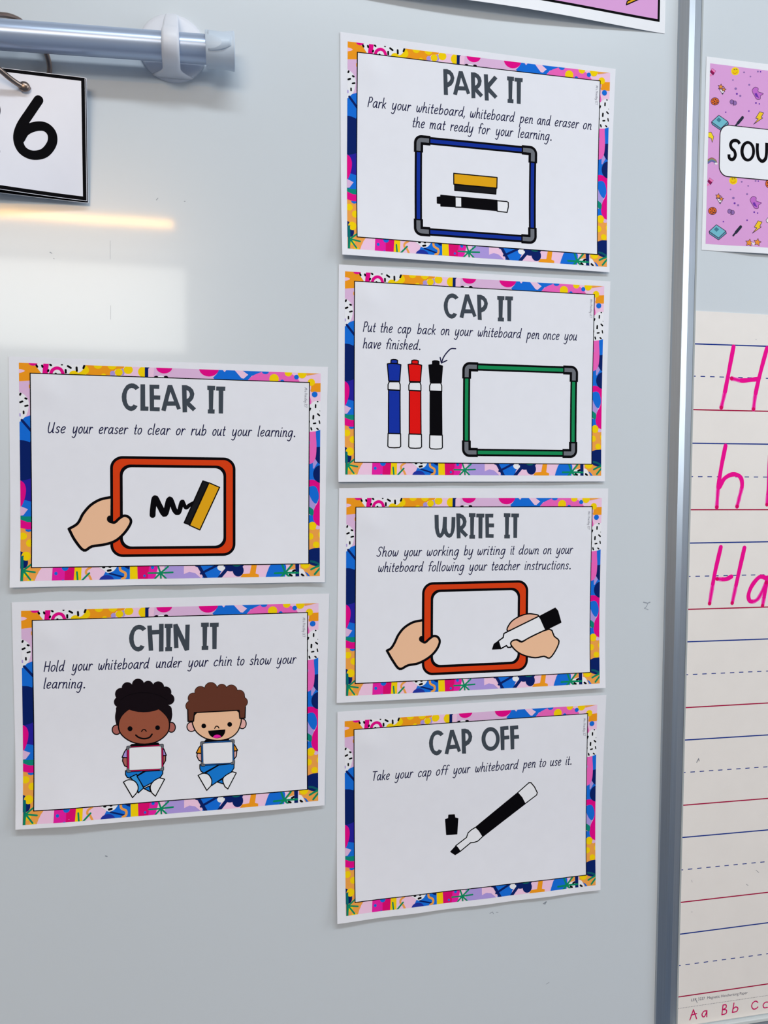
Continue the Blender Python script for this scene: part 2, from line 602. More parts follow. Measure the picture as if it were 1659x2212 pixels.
# scuffs left of the joint, under the last card and under the lamp streak
for pts, w in (([(1390, 1301), (1399, 1303), (1404, 1301)], 1.2), ([(1399, 1303), (1397, 1310), (1392, 1314), (1400, 1317)], .8),
               ([(1058, 1973), (1064, 1970), (1066, 1974)], .7), ([(1072, 1971), (1076, 1971)], .6),
               ([(1174, 1952), (1180, 1948), (1177, 1953)], 1.3), ([(228, 1849), (231, 1850)], 1.2),
               ([(1180, 2126), (1186, 2122)], .6), ([(108, 545), (112, 547)], .8), ([(116, 558), (117, 559)], .7),
               ([(338, 432), (341, 428)], .7), ([(398, 435), (400, 435)], .6), ([(238, 520), (238, 560)], .25),
               ([(239, 660), (239, 690)], .3)):
    q = [at(*p) for p in pts]
    sp.stroke([((p.x + .5) * 1e3, (p.z - .75) * 1e3) for p in q], w, MARK, 1)
so = sp.build('scuff_marks', wb, 'small grey smudges of dried marker')
so.rotation_euler = (math.pi / 2, 0, 0)
so['kind'] = 'stuff'

wr = empty('whiteboard', (1.3, 0, 0.75), 'second whiteboard to the right of the aluminium joint strip', 'whiteboard')
BZ = at(1600, 2205).z
box('panel', (RX0 + .012 - 1.3, 0.0, BZ - .75), (1.9 - 1.3, 0.02, 1.6), BOARD, wr)

# joint strip: an extruded profile with three faces
prof = [(0, 0), (0.4, -3.0), (7.6, -9.2), (15.6, -7.2), (16.2, -6.9), (26.0, -2.6), (27.0, 0)]
rj = empty('joint_strip', (RX0, 0, 0.75), 'upright brushed aluminium joint strip between the two whiteboards', 'metal strip')


def extrude(prof, z0, z1, name, m, parent):
    n = len(prof)
    v = [(p[0] * 1e-3, p[1] * 1e-3, z0) for p in prof] + [(p[0] * 1e-3, p[1] * 1e-3, z1) for p in prof]
    f = [(i, (i + 1) % n, n + (i + 1) % n, n + i) for i in range(n)]
    f += [tuple(range(n))[::-1], tuple(range(n, 2 * n))]
    return link_mesh(name, v, f, m, parent=parent)


extrude(prof, 0, 1.6, 'strip', ALU, rj)
extrude([(26.6, 0), (26.0, -2.9), (28.0, -2.9), (29.6, -0.1)], 0, 1.6, 'edge_bead', mat('grey_gasket', (168, 174, 176), 0.5), rj)

# ------------------------------------------------------------------ the printed border shared by all cards
CT = CARDS['clear']['tr']
S1 = 340 / 1659
S3, S5 = 60 / 531, 60 / 553
T1, T2 = CT.crop(30, 775, S1), CT.crop(360, 780, S1)
L1, L2 = CT.crop(30, 775, S3), CT.crop(30, 1015, S3)
R1, R2 = CT.crop(650, 790, S5), CT.crop(650, 1015, S5)
B1, B2 = CT.crop(40, 1205, S1), CT.crop(360, 1205, S1)
CLIP = (-BW / 2, -BH / 2, BW / 2, BH / 2)


def border_art(pr):
    def F(m, pts, c, z):
        pr.fill(m(pts), c, z)

    def D(m, x, y, r, c, z, ry=None):
        pr.fill(m(ell(x, y, r, ry, n=24)), c, z)

    def K(m, pts, w, c, z, n=1):
        q = m(smooth(pts) if n > 1 else pts)
        a, b = m([(pts[0][0] - w / 2, pts[0][1]), (pts[0][0] + w / 2, pts[0][1])])
        pr.stroke(q, math.hypot(a[0] - b[0], a[1] - b[1]), c, z)

    def seed(m, x, y, ang, ln, w, z=8):
        a = math.radians(ang)
        K(m, [(x - math.cos(a) * (ln - w) / 2, y - math.sin(a) * (ln - w) / 2),
              (x + math.cos(a) * (ln - w) / 2, y + math.sin(a) * (ln - w) / 2)], w, BLACK, z)

    pr.fill(rect_pts(BW, BH), PINK, 1)
    # top band, left half
    F(T1, [(40, 40), (160, 45), (240, 90), (295, 155), (175, 155), (165, 240), (100, 243), (40, 247)], ORANGE, 2)
    F(T1, smooth([(40, 112), (85, 118), (112, 133), (85, 148), (40, 157)], 4), PINK, 3)
    F(T1, [(215, 45), (757, 60), (735, 110), (700, 140), (660, 155), (585, 165), (290, 162), (250, 110)], WHITE_INK, 3)
    D(T1, 200, 48, 48, MAG, 4, 30)
    K(T1, [(342, 45), (335, 80), (328, 160)], 58, MAG, 5, 3)
    K(T1, [(385, 170), (405, 125), (450, 103), (495, 120), (520, 170)], 36, MAG, 5, 3)
    for x, y, a, l in ((240, 82, 60, 38), (298, 84, 70, 36), (385, 70, 40, 34), (360, 131, 110, 34), (583, 92, 32, 58),
                       (661, 115, 86, 58), (737, 90, 110, 52), (545, 137, 88, 50), (505, 66, 0, 22), (440, 162, 0, 24)):
        seed(T1, x, y, a, l, 22)
    F(T1, [(757, 60), (1170, 80), (1150, 110), (1070, 120), (1020, 178), (760, 178)], ORANGE, 3)
    F(T1, smooth([(760, 78), (788, 110), (786, 148), (750, 172), (680, 175), (672, 158), (705, 142), (735, 110)], 4, True), YELLOW, 4)
    D(T1, 630, 172, 50, YELLOW, 4, 42)
    for x, y, r in ((885, 73, 46), (1035, 78, 48), (945, 182, 26)):
        D(T1, x, y, r, YELLOW, 5, r * .85)
    F(T1, [(1020, 180), (1072, 118), (1160, 108), (1165, 80), (1385, 90), (1385, 195)], PINK, 4)
    D(T1, 1040, 160, 28, LAV, 5)
    D(T1, 1145, 145, 22, LAV, 5, 36)
    for x, y, r in ((1205, 122, 49), (1105, 148, 42)):
        D(T1, x, y, r, YELLOW, 6, r * .9)
    F(T1, ell(1380, 143, 72, 62, 14, math.pi / 2, 1.5 * math.pi), YELLOW, 5)
    F(T1, [(1380, 85), (1440, 88), (1416, 110), (1416, 200), (1380, 200)], NAVY, 6)
    # top band, right half
    F(T2, [(-130, 70), (560, 90), (560, 200), (-140, 190)], LILAC, 3)
    D(T2, -25, 70, 86, MAG, 4, 66)
    for x in (-110, -8):
        D(T2, x, 180, 26, BLACK, 5, 20)
    D(T2, -60, 178, 34, WHITE_INK, 5, 20)
    D(T2, 448, 80, 106, MAG, 5, 88)
    F(T2, [(548, 90), (1080, 105), (1080, 125), (900, 160), (850, 215), (512, 205), (490, 180), (530, 140)], BLUE, 4)
    F(T2, [(588, 95), (632, 98), (612, 122)], PINK, 5)
    F(T2, [(715, 98), (800, 105), (862, 150), (848, 160), (815, 190), (790, 185)], PINK, 5)
    F(T2, smooth([(850, 218), (905, 162), (1000, 122), (1060, 108)], 4) + [(1250, 110), (1330, 148), (1380, 185), (1415, 240)], HOT, 6)
    D(T2, 1043, 120, 36, BLUE, 7, 24)
    for x, y, r, c in ((1370, 175, 25, BLUE), (1220, 222, 22, BLUE), (1134, 192, 50, YELLOW), (1285, 128, 40, YELLOW),
                       (1430, 142, 46, YELLOW), (1527, 229, 38, YELLOW)):
        D(T2, x, y, r, c, 7, r)
    F(T2, [(1468, 130), (1640, 132), (1480, 160)], TAN, 6)
    F(T2, [(1528, 243), (1640, 238), (1640, 330), (1520, 330)], ORANGE, 6)
    # right band
    F(R1, [(250, 362), (400, 358), (400, 530), (210, 530), (188, 495), (228, 462), (228, 420)], ORANGE, 6)
    D(R1, 278, 582, 57, BLUE, 7)
    F(R1, [(165, 560), (178, 600), (212, 725), (205, 765), (165, 810)], HOT, 5)
    F(R1, smooth([(150, 815), (215, 760), (265, 722), (330, 708), (410, 722)], 4) + [(410, 1275), (300, 1312), (150, 1325)], WHITE_INK, 6)
    for x, y, a, l, w in ((337, 725, 20, 34, 28), (295, 815, 92, 82, 32), (183, 878, 112, 70, 34), (380, 908, 70, 18, 14), (355, 985, 42, 76, 32),
                          (250, 1035, 94, 92, 36), (275, 1155, 172, 70, 30), (372, 1130, 78, 74, 26), (168, 1130, 95, 64, 26),
                          (210, 1265, 72, 70, 32), (332, 1264, 38, 60, 30)):
        seed(R1, x, y, a, l, w)
    F(R1, [(296, 1312), (410, 1262), (410, 1615), (300, 1628)], BLUE, 5)
    F(R1, [(300, 1628), (410, 1608), (410, 1990), (345, 1940), (280, 1870)], NAVY, 5)
    F(R1, [(150, 1320), (298, 1312)] + smooth([(300, 1400), (312, 1600), (300, 1800), (270, 1890), (230, 1940), (150, 1972)], 4), HOT, 6)
    D(R1, 172, 1535, 16, LAV, 7, 30)
    F(R1, [(150, 1960), (240, 1925), (285, 1855), (345, 1940), (410, 1975), (410, 2400), (150, 2400)], BLUE, 4)
    F(R1, [(238, 1930), (285, 1855), (330, 1930), (262, 2050), (240, 2050)], LAV, 5)
    D(R1, 400, 2160, 156, NAVY, 7, 178)
    F(R2, [(150, 205)] + smooth([(165, 205), (230, 200), (290, 215), (345, 245), (420, 258)], 4) + [(420, 1140)]
      + smooth([(372, 1118), (300, 1078), (250, 1000), (238, 900), (255, 800), (285, 725), (330, 650), (355, 560), (345, 440), (305, 350), (240, 322), (150, 340)], 4), MAG, 6)
    F(R2, smooth([(150, 345), (240, 320), (305, 348), (345, 440), (357, 540), (335, 620), (300, 672), (245, 640), (200, 570), (165, 495), (140, 490)], 4), BLUE, 7)
    F(R2, [(150, 480), (200, 560), (245, 640), (300, 670), (262, 770), (242, 800), (150, 720)], LAV, 5)
    F(R2, smooth([(150, 725), (200, 755), (248, 800), (245, 890), (205, 905), (150, 860)], 4), TEAL, 6)
    F(R2, [(150, 890), (205, 905), (245, 900), (290, 1060), (150, 1060)], BLUE, 5)
    F(R2, [(150, 1060), (300, 1080), (420, 1125), (420, 2150), (-20, 2150), (-20, 1850), (150, 1850)], TAN, 4)
    D(R2, 330, 1140, 50, LILAC, 5, 40)
    for x, y, r, ry in ((225, 1112, 78, 84), (182, 1318, 62, 66), (380, 1285, 38, 62), (295, 1482, 64, 64)):
        D(R2, x, y, r, YELLOW, 7, ry)
    F(R2, [(140, 1590)] + smooth([(160, 1580), (260, 1548), (420, 1542)], 4) + [(420, 1890)] + smooth([(360, 1900), (290, 1902), (200, 1877), (150, 1850)], 4), NAVY, 8)
    K(R2, [(190, 1808), (260, 1820), (345, 1860)], 42, ink('dark_teal', (14, 92, 104)), 9)
    K(R2, [(375, 1885), (280, 1920), (192, 1965)], 38, GREEN, 9)
    K(R2, [(375, 1930), (320, 1990), (262, 2058)], 38, GREEN, 9)
    # left band
    F(L1, [(80, 440), (325, 425), (345, 1090), (80, 1220)], LILAC, 3)
    F(L1, [(320, 500), (285, 500), (280, 540), (290, 575), (320, 580)], TAN, 4)
    F(L1, [(60, 640)] + smooth([(110, 645), (190, 690), (255, 765), (282, 850), (278, 950), (250, 1060), (205, 1135)], 4) + [(110, 1215), (60, 1215)], WHITE_INK, 4)
    for x, y, a, l, w in ((120, 686, 112, 62, 38), (228, 768, 20, 62, 40), (140, 831, 160, 84, 40), (238, 906, 168, 84, 36), (185, 1032, 88, 74, 34)):
        seed(L1, x, y, a, l, w)
    K(L1, [(116, 1060), (118, 1100)], 24, LAV, 8)
    F(L1, [(70, 1230), (122, 1205), (165, 1165), (210, 1122), (350, 1078), (370, 1560), (310, 1605), (70, 1560)], BLUE, 5)
    K(L1, [(150, 1180), (360, 1420)], 50, NAVY, 6)
    F(L1, [(70, 1562)] + smooth([(135, 1562), (220, 1572), (308, 1604)], 4) + [(330, 1520), (380, 1420), (380, 2330), (70, 2330)], NAVY, 6)
    F(L2, [(70, 215)] + smooth([(145, 207), (250, 190), (370, 145)], 4) + [(370, 620), (70, 620)], INDIGO, 7)
    F(L2, [(70, 205)] + smooth([(145, 212), (200, 260), (232, 350), (228, 470), (200, 580), (150, 690), (70, 720)], 4), MAG, 8)
    F(L2, [(205, 575), (380, 617), (380, 890), (70, 890), (145, 700)], BLUE, 7)
    F(L2, [(70, 690), (150, 700), (275, 750), (188, 865), (70, 880)], LILAC, 9)
    F(L2, [(70, 862)] + smooth([(148, 872), (200, 886), (380, 886)], 4) + [(380, 1000), (270, 995), (70, 930)], TEAL, 8)
    F(L2, [(70, 930)] + smooth([(148, 950), (200, 970), (270, 992), (380, 992)], 4) + [(380, 1130), (270, 1132), (148, 1105), (70, 1095)], MAG, 9)
    F(L2, [(70, 1090), (380, 1125), (380, 1845), (560, 1845), (480, 1950), (405, 2150), (70, 2150)], TAN, 4)
    F(L2, [(225, 1130), (380, 1130), (350, 1165), (290, 1182), (240, 1165)], BLUE, 6)
    for x, y, r, ry in ((185, 1260, 78, 70), (318, 1392, 72, 70)):
        D(L2, x, y, r, YELLOW, 6, ry)
    F(L2, smooth([(70, 1540), (150, 1545), (215, 1590), (280, 1690), (288, 1790), (230, 1860), (70, 1870)], 4), NAVY, 6)
    D(L2, 254, 1636, 90, YELLOW, 7, 85)
    D(L2, 250, 1955, 60, YELLOW, 6, 70)
    D(L2, 340, 2100, 60, YELLOW, 6, 40)
    K(L2, [(178, 1660), (185, 1820), (180, 2130)], 52, ink('stem_teal', (8, 112, 112)), 8)
    for x, y in ((370, 1780), (425, 1937), (345, 2075), (178, 2130)):
        K(L2, [(205, 1905), (x, y)], 36, GREEN, 9)
    # bottom band, left half
    F(B1, [(35, 80), (250, 80), (215, 160), (180, 220), (160, 250), (20, 250)], TAN, 3)
    F(B1, [(370, 75), (500, 75), (496, 250), (362, 250)], FUCH, 3)
    F(B1, [(498, 75), (602, 75), (590, 250), (496, 250)], CRIM, 3)
    for x, y, r in ((500, 92, 36), (405, 155, 18), (480, 232, 15)):
        D(B1, x, y, r, BLUE, 5)
    F(B1, [(602, 75), (674, 75), (668, 250), (590, 250)], YELLOW, 4)
    K(B1, [(625, 140), (635, 240)], 19, GREEN, 6)
    K(B1, [(755, 150), (665, 240)], 19, GREEN, 6)
    K(B1, [(772, 88), (728, 118), (722, 152), (752, 175), (778, 225)], 24, TAN, 5, 3)
    F(B1, [(925, 135), (960, 75), (1190, 70), (1180, 240), (850, 240), (900, 180)], BLUE, 4)
    F(B1, smooth([(850, 75), (1030, 75), (1022, 115), (990, 138), (945, 146), (900, 118)], 4, True), WHITE_INK, 6)
    for x, y, a, l, w in ((905, 92, 0, 34, 20), (970, 88, 0, 30, 18), (963, 123, 168, 52, 24)):
        seed(B1, x, y, a, l, w)
    K(B1, [(965, 153), (1115, 193)], 18, NAVY, 5)
    D(B1, 938, 232, 80, ink('royal_blue', (34, 54, 164)), 5, 62)
    K(B1, [(1073, 85), (1082, 122), (1130, 150), (1130, 192), (1096, 212)], 26, TAN, 6, 3)
    F(B1, [(1105, 75), (1178, 75), (1172, 112), (1140, 100)], NAVY, 6)
    F(B1, [(1178, 75), (1255, 72), (1262, 240), (1180, 240)], YELLOW, 5)
    F(B1, [(1255, 72), (1382, 70), (1362, 240), (1262, 240)], CRIM, 5)
    F(B1, [(1382, 70), (1478, 68), (1435, 240), (1362, 240)], FUCH, 5)
    D(B1, 1416, 92, 18, BLUE, 6)
    D(B1, 1332, 179, 13, BLUE, 6)
    F(B1, [(1560, 65), (1745, 60), (1745, 240), (1560, 240)], LAV, 3)
    for x, y in ((1372, 151), (1475, 82), (1578, 85), (1628, 143), (1560, 208), (1505, 208), (1440, 208)):
        K(B1, [(1500, 150), (x, y)], 18, GREEN, 7)
    # bottom band, right half
    F(B2, [(-20, 60), (175, 60), (172, 165), (240, 138), (300, 150), (360, 200), (360, 230), (-20, 230)], LAV, 4)
    F(B2, [(330, 60), (625, 55), (565, 150), (540, 230), (372, 230), (385, 150)], BLUE, 4)
    D(B2, 575, 92, 42, WHITE_INK, 5, 36)
    K(B2, [(335, 70), (420, 215)], 34, NAVY, 6)
    K(B2, [(362, 155), (535, 70)], 25, NAVY, 6)
    K(B2, [(632, 112), (545, 212)], 36, NAVY, 6)
    K(B2, [(312, 72), (345, 78)], 26, NAVY, 6)
    F(B2, [(580, 160), (645, 118), (700, 140), (710, 220), (575, 220)], PINK, 5)
    D(B2, 672, 92, 58, NAVY, 6, 42)
    D(B2, 752, 122, 58, NAVY, 6, 64)
    F(B2, [(600, 62), (820, 58), (800, 85), (600, 85)], NAVY, 6)
    D(B2, 735, 68, 42, ink('mid_teal', (14, 104, 104)), 7, 16)
    F(B2, [(895, 55), (950, 55), (934, 155), (968, 165), (968, 215), (760, 215), (800, 160), (873, 155)], ORANGE, 5)
    F(B2, smooth([(1030, 220), (1060, 130), (1105, 58), (1235, 58), (1255, 105), (1235, 220)], 4), BLUE, 5)
    F(B2, smooth([(1255, 215), (1270, 130), (1350, 112), (1430, 112), (1480, 215)], 4), WHITE_INK, 6)
    for x, y, a in ((1303, 172, 28), (1427, 172, 38), (1335, 128, 150)):
        seed(B2, x, y, a, 44, 22, 9)
    F(B2, [(1500, 215), (1450, 135), (1480, 150), (1530, 215)], BLUE, 7)
    F(B2, [(1300, 55), (1350, 50), (1350, 105), (1280, 120)], TAN, 5)
    F(B2, [(1352, 45), (1392, 45), (1392, 215), (1352, 215)], NAVY, 8)
    D(B2, 1455, 58, 48, YELLOW, 7, 48)
    for x, y in ((1135, 152), (1213, 62), (1318, 65), (1382, 148), (1290, 190), (1200, 190)):
        K(B2, [(1245, 148), (x, y)], 20, GREEN, 9)


# ------------------------------------------------------------------ building the cards
def make_card(key, label):
    c = CARDS[key]
    t = empty('rule_card', Vector((c['pos'][0], 0, 1.45 + c['pos'][1])), label, 'card',
              'rule cards on the whiteboard', board_rot(c['roll']))
    bend = c['bend']
    q = [c['tr'].photo(*p) for p in c['sheet']]
    n, mm = 60, 44
    v, f = [], []
    for j in range(mm + 1):
        for i in range(n + 1):
            a, b = i / n, j / mm
            x = (1 - b) * ((1 - a) * q[0][0] + a * q[1][0]) + b * ((1 - a) * q[3][0] + a * q[2][0])
            y = (1 - b) * ((1 - a) * q[0][1] + a * q[1][1]) + b * ((1 - a) * q[3][1] + a * q[2][1])
            v.append((x * 1e-3, y * 1e-3, bend(x, y) * 1e-3))
    for j in range(mm):
        for i in range(n):
            k = j * (n + 1) + i
            f.append((k, k + n + 1, k + n + 2, k + 1))
    sh = link_mesh('paper_sheet', v, f, PAPER, parent=t, smooth=True)
    md = sh.modifiers.new('thickness', 'SOLIDIFY')
    md.thickness = 0.00012
    md.offset = -1
    sh.modifiers.new('edges', 'EDGE_SPLIT').split_angle = math.radians(40)
    pr = Print(bend, CLIP)
    border_art(pr)
    pr.build('patterned_border', t, 'multicoloured abstract printed border')
    pr = Print(bend)
    pr.fill(rect_pts(IW + 1.0, IH + 1.0, IOX, IOY), BLACK, 11)
    pr.fill(rect_pts(IW - .8, IH - .8, IOX, IOY), PAPER, 12)
    pr.build('inner_panel', t, 'white panel with a thin black outline')
    # tiny credit running down the right edge
    pr = Print(bend)
    gx, gy = IOX + IW / 2 - 4.6, IOY + IH / 2 - 5.0
    for word, a, b in (('Mrs', 0, 4.4), ('Priestley', 5.4, 14.6), ('ICT', 15.6, 19.6)):
        for s in pen_word(word):
            pr.stroke([(gx + y * 1.45, gy - (a + x * (b - a))) for x, y in smooth(s, 3)], .22, TEXT, 13)
    pr.build('credit_lettering', t)
    return t, bend, c['m'], c['tr']


def title(t, bend, m, *runs):
    pr = Print(bend)
    for ch, xl, xr, yt, yb, sl in [l + (r[1],) for r in runs for l in r[0]]:
        if ch == 'O':
            cx, cy, rx, ry = (xl + xr) / 2, (yt + yb) / 2, (xr - xl) / 2, (yb - yt) / 2
            pr.ring(m(ell(cx, cy, rx, ry, 40)), m(ell(cx + 2, cy, rx * .575, ry * .655, 40)), GREY_TITLE, 13)
            continue
        (a, b, c, d), polys = TITLE[ch]
        for p in polys:
            w = [(xl + (x - a) / (b - a) * (xr - xl), yt + (y - c) / (d - c) * (yb - yt)) for x, y in p]
            pr.fill(m([(x, y + sl * (x - (xl + xr) / 2)) for x, y in w]), GREY_TITLE, 13)
    pr.build('title_lettering', t, 'bold dark grey capital lettering')


def sentence(t, bend, m, lines, xh=5.7, w=0.95):
    pr = Print(bend)
    for base, words in lines:
        (ax, ay), sl = base
        for word, x0, x1 in words:
            p0, p1 = m([(x0, ay + sl * (x0 - ax)), (x1, ay + sl * (x1 - ax))])
            p0, p1 = (p0[0] + w * .55, p0[1]), (p1[0] - w * .55, p1[1])
            for s in pen_word(word):
                q = [(p0[0] + x * (p1[0] - p0[0]), p0[1] + x * (p1[1] - p0[1]) + y * xh) for x, y in smooth(s, 5)]
                pr.stroke(q, w, TEXT, 13)
    pr.build('sentence_lettering', t, 'thin slanted handwriting style sentence')


def rect_of(m, tl, tr, br, bl):
    q = m([tl, tr, br, bl])
    return ((q[0][0] + q[3][0]) / 2, (q[2][1] + q[3][1]) / 2, (q[1][0] + q[2][0]) / 2, (q[0][1] + q[1][1]) / 2)


def inset(r, d):
    return (r[0] + d, r[1] + d, r[2] - d, r[3] - d)


def bar_board(t, bend, r, colour, band=7.6, line=2.1, rad=7.0, arm=16.0, name='whiteboard_picture', label=None):
    """drawn whiteboard with coloured tubes and grey corner pieces"""
    pr = Print(bend)
    pr.fill(rrect(*r, rad), BLACK, 13)
    pr.fill(rrect(*inset(r, line), rad - line), colour, 14)
    pr.fill(rrect(*inset(r, band - line * .9), .5), BLACK, 15)
    pr.fill(rrect(*inset(r, band), .3), PAPER, 16)
    o = pr.build(name, t, label)
    e = line * .45
    for sx in (0, 1):
        for sy in (0, 1):
            pc = Print(bend)

            def G(pts):
                return [((r[0] + x) if sx == 0 else (r[2] - x), (r[1] + y) if sy == 0 else (r[3] - y)) for x, y in pts]

            def shape(g, a, b):
                arc = [(g + (rad - g) * (1 - math.cos(k * math.pi / 16)), g + (rad - g) * (1 - math.sin(k * math.pi / 16))) for k in range(9)]
                return arc + [(a, g), (a, b), (b, b), (b, a), (g, a)]
            pc.fill(G(shape(-e, arm, band + e)), BLACK, 17)
            pc.fill(G(shape(line * .8, arm - line * .7, band - line * .8)), GREY, 18)
            pc.build('corner_piece', o, 'grey corner piece')
    return o


def pad_board(t, bend, r, ri, colour, line=2.6, rad=11.5):
    pr = Print(bend)
    pr.fill(rrect(*r, rad, 10), BLACK, 13)
    pr.fill(rrect(*inset(r, line), rad - line, 10), colour, 14)
    pr.fill(rrect(*inset(ri, -line), rad * .72 + line * .5, 10), BLACK, 15)
    pr.fill(rrect(*ri, rad * .72, 10), PAPER, 16)
    return pr.build('whiteboard_picture', t, 'drawn whiteboard with an orange red rounded frame')


def outlined(pr, m, pts, colour, z, w=1.15, closed=True, sm=0):
    p = smooth(pts, sm, closed) if sm else pts
    q = m(p)
    pr.fill(q, colour, z)
    pr.stroke(q, w, BLACK, z + 1, closed=closed)


RED_FRAME = ink('frame_red', (222, 66, 22))
FRAME_BLUE = ink('frame_blue', (18, 50, 156))
FRAME_GREEN = ink('frame_green', (22, 142, 86))
ERASER = ink('eraser_amber', (232, 170, 26))
FELT = ink('eraser_felt', (26, 26, 30))

# --- PARK IT
t, bd, m, tr = make_card('park', 'PARK IT card with a blue framed whiteboard drawing, topmost of the right column')
mt = tr.crop(940, 140, 200 / 1659)
title(t, bd, mt, ([('P', 120, 322, 85, 555), ('K', 850, 1097, 172, 652)], 0.0),
      ([('A', 298, 605, 120, 562), ('R', 617, 838, 143, 612)], .04),
      ([('I', 1270, 1397, 212, 698), ('T', 1403, 1553, 234, 708)], .06))
sentence(t, bd, m, [(((190, 455), .1), [('Park', 190, 297), ('your', 322, 438), ('whiteboard,', 465, 742), ('whiteboard', 770, 1028), ('pen', 1050, 1130), ('and', 1153, 1235), ('eraser', 1255, 1397), ('on', 1418, 1467)]),
                    (((480, 572), .0966), [('the', 445, 515), ('mat', 540, 633), ('ready', 657, 790), ('for', 818, 887), ('your', 912, 1018), ('learning.', 1043, 1237)])])
bar_board(t, bd, rect_of(m, (458, 620), (1152, 683), (1136, 1238), (456, 1180)), FRAME_BLUE, label='drawn whiteboard with a blue frame')
pr = Print(bd)
outlined(pr, m, [(683, 897), (918, 918), (916, 952), (683, 930)], FELT, 17)
outlined(pr, m, [(678, 833), (924, 857), (922, 918), (678, 895)], ERASER, 19)
pr.build('eraser_picture', t, 'drawn amber eraser with black felt')
pr = Print(bd)
outlined(pr, m, [(685, 968), (722, 970), (722, 1027), (685, 1026)], WHITE_INK, 17)
outlined(pr, m, [(722, 970), (922, 988), (922, 1047), (722, 1027)], BLACK, 17)
outlined(pr, m, [(922, 990), (978, 995), (986, 1000), (986, 1025), (978, 1057), (922, 1050)], WHITE_INK, 17)
o = pr.build('marker_picture', t, 'drawn black and white marker pen')
pr = Print(bd)
outlined(pr, m, [(604, 958), (683, 966), (683, 1024), (604, 1020)], BLACK, 17)
outlined(pr, m, [(584, 970), (606, 968), (606, 1005), (584, 1003)], BLACK, 17)
pr.build('marker_cap', o)

# --- CAP IT
t, bd, m, tr = make_card('cap', 'CAP IT card showing three marker pens, second from the top of the right column')
title(t, bd, m, ([('C', 627, 712, 195, 340), ('A', 717, 814, 200, 338), ('P', 817, 879, 203, 348), ('I', 932, 974, 209, 356), ('T', 977, 1022, 211, 355)], .02))
sentence(t, bd, m, [(((170, 413), .0415), [('Put', 167, 243), ('the', 268, 338), ('cap', 365, 442), ('back', 476, 583), ('on', 610, 660), ('your', 685, 795), ('whiteboard', 820, 1072), ('pen', 1095, 1170), ('once', 1192, 1285), ('you', 1308, 1385)]),
                    (((170, 508), .028), [('have', 167, 272), ('finished.', 300, 495)])])
for dx, dy, col, nm in ((0, 0, ink('pen_blue', (22, 52, 168)), 'blue'), (118, 3, ink('pen_red', (232, 22, 20)), 'red'), (236, 7, BLACK, 'black')):
    sh = lambda pts: [(x + dx, y + dy) for x, y in pts]
    pr = Print(bd)
    outlined(pr, m, sh([(311, 745), (311, 716), (318, 700), (374, 700), (380, 716), (380, 748)]), WHITE_INK, 13)
    outlined(pr, m, sh([(314, 747), (379, 750), (379, 995), (312, 993)]), col, 15)
    outlined(pr, m, sh([(310, 994), (381, 996), (381, 1066), (374, 1073), (345, 1075), (316, 1073), (308, 1066)]), WHITE_INK, 13)
    o = pr.build('marker_picture', t, 'drawn marker pen with a %s barrel and cap' % nm)
    pr = Print(bd)
    outlined(pr, m, sh([(327, 600), (328, 576), (340, 573), (355, 574), (365, 578), (364, 602)]), col, 13)
    outlined(pr, m, sh([(307, 598), (330, 595), (362, 597), (384, 603), (377, 697), (315, 695)]), col, 15)
    pr.build('marker_cap', o)
pr = Print(bd)
pr.stroke(m(smooth([(695, 511), (668, 512), (642, 537), (624, 565), (615, 592)], 6)), 1.3, TEXT, 13)
pr.stroke(m([(607, 562), (614, 593), (645, 578)]), 1.3, TEXT, 13)
pr.build('arrow_picture', t, 'small curved arrow pointing at the black cap')
bar_board(t, bd, rect_of(m, (740, 592), (1385, 613), (1375, 1127), (730, 1121)), FRAME_GREEN, label='drawn whiteboard with a green frame')


# --- WRITE IT
def hand(t, bd, m, pts, blob):
    pr = Print(bd)
    q = m(smooth(pts[:7], 4) + smooth(pts[6:], 4)[1:])
    pr.fill(q, SKIN, 18)
    pr.stroke(q, 2.5, BLACK, 19)
    pr.fill(m(ell(blob[0], blob[1], 14, 17, 16)), BLACK, 20)
    return pr.build('hand_picture', t, 'drawn hand holding the left edge of the frame')


t, bd, m, tr = make_card('write', 'WRITE IT card with a hand writing on an orange whiteboard, under the CAP IT card')
mt = tr.crop(920, 1100, 220 / 1659)
title(t, bd, mt, ([('W', 130, 470, 97, 475), ('R', 483, 675, 75, 480)], 0.0),
      ([('I', 690, 800, 68, 485), ('T', 808, 942, 75, 480), ('E', 953, 1100, 77, 472), ('I', 1258, 1368, 68, 480), ('T', 1378, 1507, 72, 472)], -.025))
sentence(t, bd, m, [(((250, 428), -.0164), [('Show', 243, 370), ('your', 395, 503), ('working', 528, 712), ('by', 738, 792), ('writing', 815, 976), ('it', 1003, 1028), ('down', 1050, 1165), ('on', 1190, 1237), ('your', 1260, 1362)]),
                    (((260, 515), -.0157), [('whiteboard', 253, 512), ('following', 538, 742), ('your', 765, 873), ('teacher', 897, 1060), ('instructions.', 1083, 1347)])])
pad_board(t, bd, rect_of(m, (500, 573), (1103, 562), (1100, 1072), (500, 1096)), rect_of(m, (563, 630), (1043, 617), (1042, 1022), (563, 1036)), RED_FRAME)
hand(t, bd, m, [(501, 788), (448, 800), (400, 830), (367, 870), (345, 915), (325, 945), (302, 958), (335, 1015), (372, 1060), (420, 1040), (480, 1028), (540, 995), (580, 955), (600, 912), (592, 885), (568, 876), (542, 892), (518, 912), (500, 906)], (497, 893))
pr = Print(bd)
outlined(pr, m, [(990, 850), (1000, 805), (1040, 773), (1090, 754), (1130, 753), (1165, 768), (1120, 830)], ink('skin_shade', (238, 184, 158)), 17, 1.4, sm=4)
